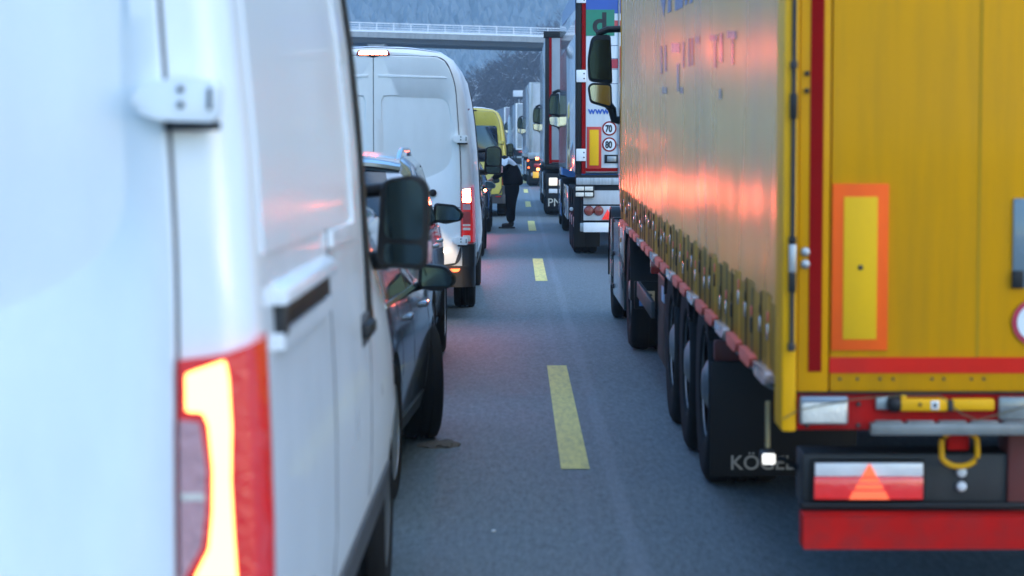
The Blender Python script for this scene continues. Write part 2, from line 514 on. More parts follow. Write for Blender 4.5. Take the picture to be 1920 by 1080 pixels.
# far hillside
def hill():
    nx, ny = 70, 30; v = []; f = []
    for j in range(ny + 1):
        for i in range(nx + 1):
            x = -1500 + 3000 * i / nx; t = j / ny; y = 900 + 1300 * t
            z = 6 + 430 * (t ** 1.15) + 60 * t * noise.noise((x * .0022, y * .0022, 3)) + 18 * t * noise.noise((x * .009, y * .009, 7)) - .03 * x * t
            v.append((x, y, z))
    for j in range(ny):
        for i in range(nx):
            a = j * (nx + 1) + i; f.append((a, a + 1, a + nx + 2, a + nx + 1))
    m = mat('forest_floor_with_snow', (.10, .12, .13), .95, var=.3, vsc=.02, dirt=.8, dcol=(.5, .54, .58), dsc=(.02, .02, .02))
    o = tag(link('hill', frompy('hill', v, f, 80), None, m), 'tall wooded hillside rising behind the bridge', None, None, 'structure')
    def hz(x, y):
        t = (y - 900) / 1300
        return 6 + 430 * (t ** 1.15) + 60 * t * noise.noise((x * .0022, y * .0022, 3)) + 18 * t * noise.noise((x * .009, y * .009, 7)) - .03 * x * t
    # the wood on it: many small ragged crowns
    rnd = random.Random(3); v = []; f = []
    for k in range(15000):
        y = 905 + 560 * rnd.random() ** 1.1; x = rnd.uniform(-.16, .13) * y
        z = hz(x, y) - 1; h = rnd.uniform(7, 17); r = h * rnd.uniform(.16, .3)
        n = 5; b0 = len(v); a0 = rnd.random() * 6
        for a in range(n):
            rr = r * rnd.uniform(.7, 1.2); v.append((x + rr * math.cos(a0 + a * 6.283 / n), y + rr * math.sin(a0 + a * 6.283 / n), z + h * rnd.uniform(.15, .4)))
        for a in range(n):
            rr = r * rnd.uniform(.5, .9); v.append((x + rr * math.cos(a0 + .5 + a * 6.283 / n), y + rr * math.sin(a0 + .5 + a * 6.283 / n), z + h * rnd.uniform(.55, .8)))
        v.append((x + rnd.uniform(-.3, .3), y, z + h))
        for a in range(n):
            c = (a + 1) % n
            f += [(b0 + a, b0 + c, b0 + n + a), (b0 + c, b0 + n + c, b0 + n + a), (b0 + n + a, b0 + n + c, b0 + 2 * n)]
    m = mat('winter_forest', (.11, .14, .15), .95, var=.3, vsc=.012, dirt=.3, dcol=(.34, .38, .42), dsc=(.05, .05, .05))
    me = bpy.data.meshes.new('hillside_forest'); me.from_pydata(v, [], f); me.update()
    tag(link('hillside_forest', me, None, m), 'dense winter wood covering the far blue hillside', 'forest', None, 'stuff')


hill()


# wooded spur close behind the bridge: bare twigs, some dusted with snow
def spur():
    rnd = random.Random(5)
    def bz(x, y):
        t = min(1, max(0, (x + 16 - (y - 380) * .02) / 26)); t = t * t * (3 - 2 * t)
        u = min(1, max(0, (y - 345) / 60))
        return gz(300) + (1.5 + 12.5 * t) * u
    v = []; f = []
    for j in range(15):
        for i in range(41):
            x = -70 + 5 * i; y = 338 + 12 * j; v.append((x, y, bz(x, y) + noise.noise((x * .1, y * .1, 0)) - (2.0 if j == 0 else 0)))
    for j in range(14):
        for i in range(40):
            a = j * 41 + i; f.append((a, a + 1, a + 42, a + 41))
    m = mat('leaf_litter_and_snow', (.085, .075, .07), .95, var=.4, vsc=.3, dirt=.6, dcol=(.5, .52, .56), dsc=(.25, .25, .25))
    tag(link('embankment', frompy('embankment', v, f, 80), None, m), 'steep bank under the bare wood behind the bridge', None, None, 'structure')
    tw = ([], []); sn = ([], [])
    def seg(p, q, r, out):
        v, f = out; d = (q - p).normalized(); u = d.cross(Vector((.3, 1, .2))).normalized() * r; w_ = d.cross(u).normalized() * r
        b = len(v)
        v.extend([p + u, p - u * .5 + w_ * .87, p - u * .5 - w_ * .87, q]); f.extend([(b, b + 1, b + 3), (b + 1, b + 2, b + 3), (b + 2, b, b + 3)])
    def tree(x, y, h):
        base = Vector((x, y, bz(x, y) - .4)); top = base + Vector((rnd.gauss(0, .5), rnd.gauss(0, .5), h))
        seg(base, top, h * .012, tw)
        for k in range(30):
            t = rnd.uniform(.15, .98); p = base.lerp(top, t); a = rnd.random() * 6.283; ln = h * (.36 * (1 - t) + .13) * rnd.uniform(.6, 1.2)
            q = p + Vector((math.cos(a) * ln, math.sin(a) * ln, ln * rnd.uniform(.5, 1.3)))
            snow = rnd.random() < .02
            seg(p, q, .045, tw)
            for s_ in range(9):
                t2 = rnd.uniform(.2, 1); p2 = p.lerp(q, t2); a2 = a + rnd.gauss(0, 1.1); l2 = ln * rnd.uniform(.25, .6)
                q2 = p2 + Vector((math.cos(a2) * l2, math.sin(a2) * l2, l2 * rnd.uniform(.0, 1.2)))
                seg(p2, q2, .033, sn if snow or rnd.random() < .012 else tw)
    for k in range(330):
        y = 350 + 110 * rnd.random() ** 1.4; x = rnd.uniform(-.034, .024) * y
        tree(x, y, rnd.uniform(5.5, 9.5))
    for nm, (vv, ff), m, lab in (('bare_wood', tw, mat('bare_twigs', (.075, .062, .066), .9, var=.4, vsc=.4), 'mass of bare grey-brown trees on the bank below the bridge'),
                            ('snowy_twigs', sn, mat('snow_on_twigs', (.75, .78, .82), .8), 'thin snow lying on twigs of the bare wood')):
        me = bpy.data.meshes.new(nm); me.from_pydata(vv, [], ff); me.update()
        tag(link(nm, me, None, m), lab, 'wood' if nm == 'bare_wood' else 'snow', None, 'stuff')


spur()


def bridge():
    D = 262.; s = D / F
    t = thing('road_bridge', 'long grey concrete overpass with white railing crossing above the queue', 'bridge', (0, D, 0))
    CON = mat('bridge_concrete', (.33, .34, .34), .85, var=.15, vsc=.5, dirt=.5, dcol=(.12, .125, .13), dsc=(1.2, 1.2, .25), bump=.2, bs=8)
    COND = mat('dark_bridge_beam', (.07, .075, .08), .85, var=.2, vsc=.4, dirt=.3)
    RAIL = mat('white_railing_paint', (.72, .74, .76), .5, var=.06)
    SNOW = mat('snow_on_ledge', (.82, .85, .88), .85, var=.04)
    sl = -.030                                   # falls to the right
    def Z(y, x): return CAMZ + (HY - y) * s + sl * x
    # heights measured where the deck crosses x = 970 px
    def beam(name, y0, y1, ya, yb, m, x0=-70, x1=70):
        n = 14; v = []; f = []
        for i in range(n + 1):
            x = x0 + (x1 - x0) * i / n
            for yy, zz in ((ya, Z(y1, x)), (yb, Z(y1, x)), (yb, Z(y0, x)), (ya, Z(y0, x))): v.append((x, yy, zz))
        for i in range(n):
            for k in range(4):
                a = i * 4 + k; b = i * 4 + (k + 1) % 4; f.append((a, b, b + 4, a + 4))
        f += [(0, 1, 2, 3), (n * 4, n * 4 + 1, n * 4 + 2, n * 4 + 3)]
        return link(name, frompy(name, v, f, 30), t, m)
    # parapet made of cast panels
    x = -46.
    while x < 46:
        beam('parapet_panel', 69.5, 79.5, -.12, .2, CON, x, x + 4.96); x += 5
    beam('snow_ledge', 65.8, 69.3, -.16, .5, SNOW)
    beam('deck_slab', 70.5, 78.5, .22, 9.5, CON)
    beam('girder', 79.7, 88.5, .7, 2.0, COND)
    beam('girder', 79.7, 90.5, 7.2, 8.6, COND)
    bm = bmesh.new()
    tube_bm(bm, [(-70, .3, Z(52.5, -70)), (70, .3, Z(52.5, 70))], .06, 6)
    link('top_rail', frombm(bm, 'top_rail'), t, RAIL)
    for yy in (56.5, 60.5, 64):
        tube('middle_rail', [(-70, .3, Z(yy, -70)), (70, .3, Z(yy, 70))], .035, RAIL, t, 6)
    tube('far_rail', [(-70, 9.3, Z(53.5, -70)), (70, 9.3, Z(53.5, 70))], .04, RAIL, t, 6)
    x = -30.
    while x < 12:
        box('railing_post', x - .05, x + .05, .26, .34, Z(68, x), Z(52.5, x), RAIL, t, 0); x += 1.85
    for x in (-15.3, 18.5, -48, 50):
        g = gz(262) - .3; tp = Z(91, x)
        prism('pier', [(x - .45, g), (x + .45, g), (x + .45, tp - 1.2), (x + 1.0, tp), (x - 1.0, tp), (x - .45, tp - 1.2)], 'y', .9, 8.2, CON, t, .05)


bridge()


def board():
    D = 300.; s = D / F
    def X(x): return (x - VX) * s
    def Z(y): return CAMZ + (HY - y) * s
    t = thing('road_sign', 'plain white sign board on a tall pole above the far lorries', 'sign', (X(973), D, gz(D)))
    b = gz(D)
    box('panel', X(962) - X(973), X(984) - X(973), -.06, .0, Z(181.5) - b, Z(170) - b, WHT, t, .01)
    for a in (969, 976):
        box('small_panel', X(a) - X(973), X(a + 5.5) - X(973), -.05, .0, Z(186.5) - b, Z(182) - b, PLA, t, .005)
    tube('pole', [(.0, .1, 0), (.0, .1, Z(172) - b)], .07, GAL, t)


board()

# ------------------------------------------------------------------ delivery vans
PV = [(.80, .34), (.955, .38), (.985, .52), (1.0, .72), (1.0, .95), (.995, 1.12), (.985, 1.32), (.965, 1.68), (.935, 2.0), (.90, 2.25), (.855, 2.45), (.785, 2.585), (.66, 2.665), (.40, 2.70), (0, 2.715)]


def lerp_tab(tab, y):
    if y <= tab[0][0]: return tab[0][1]
    for (a, p), (b, q) in zip(tab, tab[1:]):
        if a <= y <= b: return p + (q - p) * (y - a) / (b - a)
    return tab[-1][1]


LENL = mat('lit_red_tail_lens', (.42, .006, .008), .12, var=.15, vsc=30, coat=1, bump=.25, bs=55, emit=.045, ecol=(1, .02, .02))


def van_shell(L, H):
    k = H / 2.715
    base = [(h, z if z < 1.12 else 1.12 + (z - 1.12) * (H - 1.12) / (2.715 - 1.12)) for h, z in PV]
    top = [(0, H - .05), (.03, H - .015), (.12, H), (L - 2.1, H), (L - 1.75, H - .05), (L - 1.45, H - .36), (L - .9, 1.5), (L - .8, 1.42), (L - .15, 1.16), (L - .04, 1.0), (L, .8)]
    ys = [0, .012, .035, .08, .16, .5, .9, 1.3, 1.8, 2.4, 3.0, L - 2.5, L - 2.1, L - 1.9, L - 1.75, L - 1.6, L - 1.45, L - 1.25, L - 1.05, L - .9, L - .8, L - .5, L - .3, L - .15, L - .04, L]
    ys = sorted({y for y in ys if 0 <= y <= L})
    st = []
    for y in ys:
        tp = lerp_tab(top, y); P = []
        rd = lerp_tab([(0, .075), (.012, .045), (.035, .02), (.08, .004), (.16, 0)], y)
        cab = lerp_tab([(L - 2.5, 0), (L - 1.9, 1), (L, 1)], y)
        fr = lerp_tab([(L - 1.0, 1), (L - .5, .97), (L - .15, .9), (L - .04, .82), (L, .72)], y)
        for h, z in base:
            zz = z
            if tp < H:
                zz = z if z <= .7 else .7 + (z - .7) * (tp - .7) / (H - .7) if y > L - .95 else (z if z < 1.12 else 1.12 + (z - 1.12) * (tp - 1.12) / (H - 1.12))
            hh = h - rd if h > .1 else h
            if cab and h > .5: hh -= cab * (.05 * min(1, max(0, (z - .85) / .4)) + .05 * max(0, z - 1.3))
            P.append((max(0, hh * fr), zz))
        st.append((y, P))
    return Shell(st)


def van_mirror(par, x, y, z, sd, w_=.19, h=.36, mglass=MIRD):
    """big two-pane door mirror; its panes look back down the road"""
    o = prism('door_mirror', rpoly([(x - sd * .01, z - h / 2 + .015), (x + sd * w_ * .96, z - h / 2), (x + sd * w_, z + h * .36), (x + sd * w_ * .78, z + h / 2), (x + sd * .01, z + h / 2 - .02)], [.04, .05, .06, .06, .04]), 'y', y - .03, y + .10, PLA, par, .014)
    prism('mirror_pane', rpoly([(x + sd * .02, z - h * .16), (x + sd * w_ * .87, z - h * .18), (x + sd * w_ * .88, z + h * .36), (x + sd * w_ * .72, z + h * .44), (x + sd * .03, z + h * .43)], .03), 'y', y - .036, y - .028, mglass, o)
    prism('wide_angle_pane', rpoly([(x + sd * .02, z - h * .42), (x + sd * w_ * .85, z - h * .43), (x + sd * w_ * .87, z - h * .23), (x + sd * .02, z - h * .21)], .02), 'y', y - .036, y - .028, mglass, o)
    box('turn_lamp', x + sd * (w_ - .012), x + sd * (w_ + .006), y + .0, y + .06, z - h * .42, z - h * .2, LENC, o, .004)
    tube('mirror_arm', [(x - sd * .12, y + .1, z - h * .42), (x + sd * .03, y + .06, z - h * .40)], .035, PLA, par)
    tube('mirror_arm', [(x - sd * .12, y + .1, z + h * .30), (x + sd * .03, y + .06, z + h * .34)], .025, PLA, par)


def van(name, label, X, d, L, H, paint, style, rz=0., moff=0., wheels=(1.02, None), rear_window=False, bump=PLG, mirror=None):
    t = thing(name, label, 'van', (X, d, gz(d)), rz)
    S = van_shell(L, H)
    yw = (wheels[0], wheels[1] or L - 1.0); wr = .335
    S.build('body', paint, t, [(yw[0], wr, .40), (yw[1], wr, .40)])
    for y in yw:
        for sd in (1, -1): wheel(t, sd * .86, y, wr, wr, .225, sd, 'car', RIMD)
    sx = .836 if style == 'new' else .862        # seam between door and corner pillar
    zt = H - .105
    # two rear doors with the pressed blank where a window could be
    for sd in (1, -1):
        out = rpoly([(sd * .003, .54), (sd * sx, .54), (sd * sx, 1.55), (sd * (sx - .055), zt - .25), (sd * (sx - .16), zt), (sd * .003, zt + .02)], [.01, .13, .2, .15, .11, .01], 6)
        inn = rpoly([(sd * .075, 1.30), (sd * .50, 1.36), (sd * (sx - .062), 1.50), (sd * (sx - .072), 1.9), (sd * .735, H - .49), (sd * .075, H - .475)], [.05, .25, .16, .3, .09, .05], 6)
        dr = ringplate('rear_door', out, inn, .02, -.022, -.010, paint, t)
        if style != 'far':
            prism('door_crease', [(sd * .05, H - .30), (sd * .73, H - .315), (sd * .70, H - .297), (sd * .05, H - .275)], 'y', -.0285, -.02, paint, dr, .003)
        # hinges on the corner pillar
        sx0 = sx; sx = sx + (.018 if style == 'new' else 0)
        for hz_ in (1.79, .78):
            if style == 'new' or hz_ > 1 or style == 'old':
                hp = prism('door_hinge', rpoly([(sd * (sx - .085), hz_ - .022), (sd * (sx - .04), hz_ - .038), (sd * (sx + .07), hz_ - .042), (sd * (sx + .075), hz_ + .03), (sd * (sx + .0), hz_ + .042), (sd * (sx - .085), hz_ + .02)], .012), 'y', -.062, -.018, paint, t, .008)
                box('hinge_shadow_strip', sd * (sx + .02) - .05, sd * (sx + .02) + .05, -.05, -.02, hz_ - .056, hz_ - .041, PLA, hp, .003)  # black strip added as the shadow below the hinge
                for q in (.022, -.006):
                    cyl('hinge_bolt', (sd * (sx + .003), -.064, hz_ + q - .004), .0065, .008, 'y', SEAM, hp, 10)
                box('hinge_slot', sd * (sx + .055) - .004, sd * (sx + .055) + .004, -.066, -.055, hz_ - .02, hz_ + .02, SEAM, hp, .001)
        sx = sx0
        if rear_window:
            prism('rear_window', rpoly([(sd * .03, 1.30), (sd * .80, 1.34), (sd * .775, 1.8), (sd * .745, H - .44), (sd * .03, H - .43)], .06), 'y', -.03, -.012, GLA, dr, .004)
    for sd in (1, -1):
        g_ = .007
        prism('door_seam', rpoly([(0, .53), (sd * (sx + g_), .53), (sd * (sx + g_), 1.55), (sd * (sx - .055 + g_), zt - .25 + g_), (sd * (sx - .16 + g_), zt + g_), (0, zt + .02 + g_)], [.0, .13, .2, .15, .11, .0], 6), 'y', -.006, .03, SEAM, t)
    # bumper wrapping the corners, with a step
    bp = prism('rear_bumper', rpoly([(-1.0, .5), (-1.005, .05), (-.93, -.055), (-.5, -.085), (.5, -.085), (.93, -.055), (1.005, .05), (1.0, .5)], [0, .05, .08, .1, .1, .08, .05, 0]), 'z', .32, .53, bump, t, .015)
    for sd in (1, -1):
        prism('bumper_corner', rpoly([(sd * (sx + .012), -.035), (sd * .95, -.03), (sd * 1.0, .03), (sd * 1.006, .30), (sd * .9, .3)], .02), 'z', .525, .745, bump, t, .01)
    box('bumper_step', -.5, .5, -.10, -.03, .515, .545, PLA, t, .01)
    # black sill trim along the flank
    S.patch('sill_trim', [(yw[0] + .43, .42), (yw[1] - .43, .42), (yw[1] - .43, .57), (yw[0] + .43, .57)], bump, t, .012)
    S.patch('side_moulding', [(.3, .56), (yw[0] - .42, .56), (yw[0] - .42, .44), (.3, .44)], bump, t, .012)
    # cab glass
    S.patch('cab_window', [(L - 2.05, 1.30), (L - 1.12, 1.34), (L - 1.5, 2.08), (L - 2.05, 2.12)], GLA, t, .008)
    S.topsheet('windscreen', L - 1.68, L - .93, lambda u: .66 + .1 * u, GLA, t)
    S.patch('window_pillar', [(L - 2.66, 1.12), (L - 2.2, 1.12), (L - 2.24, 2.5), (L - 2.62, 2.5)], PLA, t, .011, nu=6)
    for sd in (1, -1):
        box('headlamp', sd * .55, sd * .78, L - .16, L - .03, .86, 1.05, LENW, t, .03)
    prism('front_bumper', rpoly([(-.9, L - .35), (-.9, L), (-.6, L + .05), (.6, L + .05), (.9, L), (.9, L - .35)], .08), 'z', .3, .62, PLG, t, .02)
    box('grille', -.45, .45, L - .06, L + .01, .66, .9, PLA, t, .02)
    for sd in (1, -1):
        mx = S.hw(L - 1.45, 1.42)
        van_mirror(t, sd * (mx + .045 + moff), L - 1.4, mirror or 1.435, sd, .185 + moff * .3, .35)
    # lamps
    for sd in (1, -1):
        def plan(z, q):                          # lamp body follows the rounded corner
            hh = S.hw(.16, z)
            return [(sx + .008, -.026), (hh - .055, -.03), (hh - .02, -.012), (hh + .006, .04), (hh + .008, .075 + q)]
        if style == 'new':
            zs = [.60, .7, .85, 1.0, 1.15, 1.28, 1.315]; zo = [.60, .7, .85, 1.0, 1.16, 1.31, 1.36]
        else:
            zs = [.765, .85, .95, 1.05, 1.15, 1.24, 1.275]; zo = [.765, .85, .95, 1.05, 1.17, 1.29, 1.335]
        v = []; f = []
        for i, z in enumerate(zs):
            P = plan(z, .03 * (z - .6))
            for j, p in enumerate(P):
                u = j / (len(P) - 1); v.append((sd * p[0], p[1], z + (zo[i] - z) * u))
            v.append((sd * (sx + .008), .05, z)); 
        W = 6
        for i in range(len(zs) - 1):
            for j in range(W):
                a = i * W + j; b = i * W + (j + 1) % W; f.append((a, b, b + W, a + W))
        f += [tuple(range(W)), tuple(range((len(zs) - 1) * W, len(zs) * W))]
        lamp = link('tail_lamp', frompy('tail_lamp', v, f, 35), t, LENR if style == 'far' else LENL)
        if style == 'new':                       # glowing light guide shaped like a hook, clear lens inside it
            def Q(px, py): return (sd * ((px - VX) * d / F - X), CAMZ - (py - HY) * d / F)
            g = [Q(*p) for p in ((350, 700), (424, 674), (430, 705), (435, 800), (433, 900), (438, 1000), (444, 1090), (446, 1140), (360, 1140), (366, 1080), (392, 1030), (399, 960), (400, 880), (392, 795), (382, 772), (350, 770))]
            facet('brake_light', rpoly(g, .006, 3), -.0320, GLOW, lamp)
            g = [Q(*p) for p in ((337, 786), (376, 790), (388, 880), (386, 960), (378, 1025), (350, 1075), (337, 1100))]
            prism('reversing_lens', rpoly(g, .004, 3), 'y', -.0316, -.029, LENC, lamp)
            g = [Q(*p) for p in ((340, 925), (384, 925), (384, 937), (340, 937))]
            prism('lens_bar', g, 'y', -.034, -.0312, LENW, lamp)
        else:
            a, b = sx + .020, sx + .100
            bz_ = [(1.16, 1.285, GLOWF, 'brake_light'), (1.085, 1.145, LENC, 'indicator_lens'), (.95, 1.07, LENR, 'tail_lens'), (.925, .945, LENW, 'lens_bar'), (.885, .91, LENW, 'reversing_lens'), (.77, .835, LENA if style == 'far' else LENW, 'reflector')]
            for z0, z1, mm, nm in bz_:
                if mm is GLOWF and style == 'old':
                    facet(nm, rpoly([(sd * a, z0), (sd * b, z0), (sd * (b - .004), z1 + .012), (sd * a, z1)], .012, 3), -.0325, mm, lamp); continue
                prism(nm, rpoly([(sd * a, z0), (sd * b, z0), (sd * (b - .004), z1 + (.012 if nm == 'brake_light' else 0)), (sd * a, z1)], .012, 3), 'y', -.0325, (-.0318 if mm is GLOWF else -.026), (LENR if style == 'far' and mm is GLOWF else mm), lamp)
            prism('bumper_reflector', rpoly([(sd * .70, .50), (sd * .86, .505), (sd * .84, .475), (sd * .74, .47)], .01), 'y', -.088, -.06, GLOW3 if style == 'old' else LENR, t)  # a reflector; on the old van its red glow is put in as emission
    if style == 'old':
        prism('high_brake_light', rpoly([(-.17, H - .088), (.17, H - .088), (.15, H - .035), (-.15, H - .035)], .015), 'y', -.035, .03, LENR, t, .004)
        facet('high_brake_glow', rpoly([(-.145, H - .080), (.145, H - .080), (.135, H - .044), (-.135, H - .044)], .015), -.0362, GLOWF, t)
    elif style == 'far':
        prism('high_brake_light', rpoly([(-.28, H - .09), (.28, H - .09), (.26, H - .055), (-.26, H - .055)], .015), 'y', -.035, .03, PLA, t, .004)
    return t, S


# nearest van
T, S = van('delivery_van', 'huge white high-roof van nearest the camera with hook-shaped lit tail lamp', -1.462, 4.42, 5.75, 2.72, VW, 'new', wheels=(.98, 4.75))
L = 5.75
GLS = mat('glossy_white_panel', (.70, .73, .75), .3, coat=.15, var=.03, vsc=.8, bump=.03, bs=2.2)
S.patch('side_panel', [(.17, 1.50), (2.55, 1.50), (2.50, 2.30), (.17, 2.34)], GLS, T, .006, nu=14, nv=8)
for q in ([(2.56, 1.47), (2.66, 1.47), (2.60, 2.34), (2.50, 2.34)], [(1.75, 1.45), (2.66, 1.45), (2.66, 1.49), (1.75, 1.49)]):
    S.patch('panel_rib', q, VW, T, .016, nu=6, nv=3)
# sliding-door rail: white hood over a dark channel
for sd in (1,):
    hx = S.hw(1.0, 1.4)
    prism('rail_hood', rpoly([(hx - .01, 1.395), (hx + .035, 1.395), (hx + .03, 1.425), (hx - .01, 1.44)], .008), 'y', .30, 1.60, VW, T, .004)
    box('door_rail', hx - .02, hx + .02, .34, 1.52, 1.342, 1.394, PLA, T, .004)
    box('rail_end', hx - .02, hx + .026, .33, .40, 1.33, 1.394, BLK, T, .004)
    S.patch('rail_lip', [(.32, 1.305), (1.54, 1.305), (1.54, 1.338), (.32, 1.338)], VW, T, .02, sides=(1,))
    hb = S.hw(3.0, 1.15)
    o = box('door_handle', hb - .01, hb + .03, 2.82, 3.12, 1.13, 1.175, PLA, T, .012)
    box('handle_cup', hb - .02, hb + .008, 2.84, 3.1, 1.10, 1.20, SEAM, o, .01)
S.patch('door_gap', [(1.72, .60), (1.732, .60), (1.732, 2.42), (1.72, 2.42)], SEAM, T, .002, nu=1, nv=14)
S.patch('door_gap', [(3.20, .60), (3.212, .60), (3.212, 2.42), (3.20, 2.42)], SEAM, T, .002, nu=1, nv=14)
S.patch('side_marker', [(3.62, 1.12), (3.78, 1.12), (3.78, 1.18), (3.62, 1.18)], LENA, T, .012)

# second van
T2, S2 = van('delivery_van', 'dirty white high-roof van with lit roof brake light ahead of the silver estate', -1.424, 24.0, 6.3, 2.70, VW2, 'old', wheels=(1.9, 5.9), mirror=1.555, moff=.075, bump=mat('dark_brown_grey_bumper', (.035, .033, .033), .45, spec=.3, dirt=.3, dcol=(.07, .06, .05)))
S2.patch('side_streak', [(.6, 2.08), (1.5, 2.10), (1.5, 2.115), (.6, 2.095)], mat('rust_streak', (.25, .09, .08), .7), T2, .004, sides=(1,), nv=1)
cyl('door_lock', (.587, -.03, 1.255), .036, .03, 'y', PLA, T2, 20)
cyl('key_lock', (.51, -.03, 1.05), .012, .02, 'y', PLA, T2, 14)
box('door_handle', .30, .44, -.05, -.02, 1.02, 1.09, PLA, T2, .012)
box('bottom_seam', .02, .86, -.0235, -.02, 1.108, 1.114, SEAM, T2, 0)
SN = mat('roof_snow', (.84, .87, .9), .85, var=.04, bump=.4, bs=14)
def roof_snow(S, par, L0, L1):
    v = []; f = []; nx, ny = 26, 12
    for j in range(ny + 1):
        y = L0 + (L1 - L0) * j / ny
        for i in range(nx + 1):
            x = .66 * (2 * i / nx - 1)
            e = min(1, 4 * min(i / nx, 1 - i / nx) + .1) * min(1, 6 * j / ny + .25)
            v.append((x, y, S.top(y, x) + .004 + e * (.018 + .016 * noise.noise((x * 6, y * 3, 1)))))
    for j in range(ny):
        for i in range(nx):
            a = j * (nx + 1) + i; f.append((a, a + 1, a + nx + 2, a + nx + 1))
    link('snow_patch', frompy('snow_patch', v, f, 80), par, SN)
roof_snow(S2, T2, .06, 3.6)

# yellow van in the distance
T3, S3 = van('delivery_van', 'mustard yellow van with dark rear window beyond the standing person', -1.24, 58.0, 5.9, 2.62, VY, 'far', rear_window=True, mirror=1.6)
roof_snow(S3, T3, .06, 3.2)

# ------------------------------------------------------------------ passenger cars
PC = [(.72, .20), (.84, .23), (.88, .36), (.90, .55), (.90, .70), (.885, .82), (.865, .92), (.80, 1.10), (.735, 1.27), (.68, 1.36), (.60, 1.415), (.40, 1.44), (0, 1.45)]


def car_shell(L, W, H, zb, steep):
    wide = {.80: .83, .735: .79, .68: .755, .60: .69, .40: .46} if steep else {}
    e = .62 if not steep else .36
    top = [(0, zb * .78), (.04, zb * .97), (.10, zb + .03), (e * .66, H - .11), (e, H - .025), (e + .5, H), (L - 2.35, H), (L - 1.95, H - .09), (L - 1.15, zb + .07), (L - .9, zb + .015), (L - .25, zb - .14), (L - .05, zb - .28), (L, zb - .42)]
    ys = sorted({0, .04, .10, .2, .3, e * .66, e, e + .25, e + .5, 1.3, 1.7, 2.0, L - 2.35, L - 2.15, L - 1.95, L - 1.7, L - 1.4, L - 1.15, L - .9, L - .6, L - .25, L - .12, L - .05, L})
    st = []
    for y in ys:
        tp = lerp_tab(top, y); k = lerp_tab([(0, .86), (.04, .92), (.10, .95), (.3, .985), (.7, 1), (L - .7, .985), (L - .25, .91), (L - .05, .82), (L, .74)], y)
        P = []
        for h, z in PC:
            if z <= .92:
                zz = z * zb / .92
                if tp < zb + .012 and zz > .3: zz = .3 + (zz - .3) * (tp - .012 - .3) / (zb - .3)
            else:
                b = min(zb, tp - .012); zz = b + (z - .92) * (tp - b) / .53
            P.append((wide.get(h, h) * W / 1.8 * k, zz))
        st.append((y, P))
    return Shell(st)


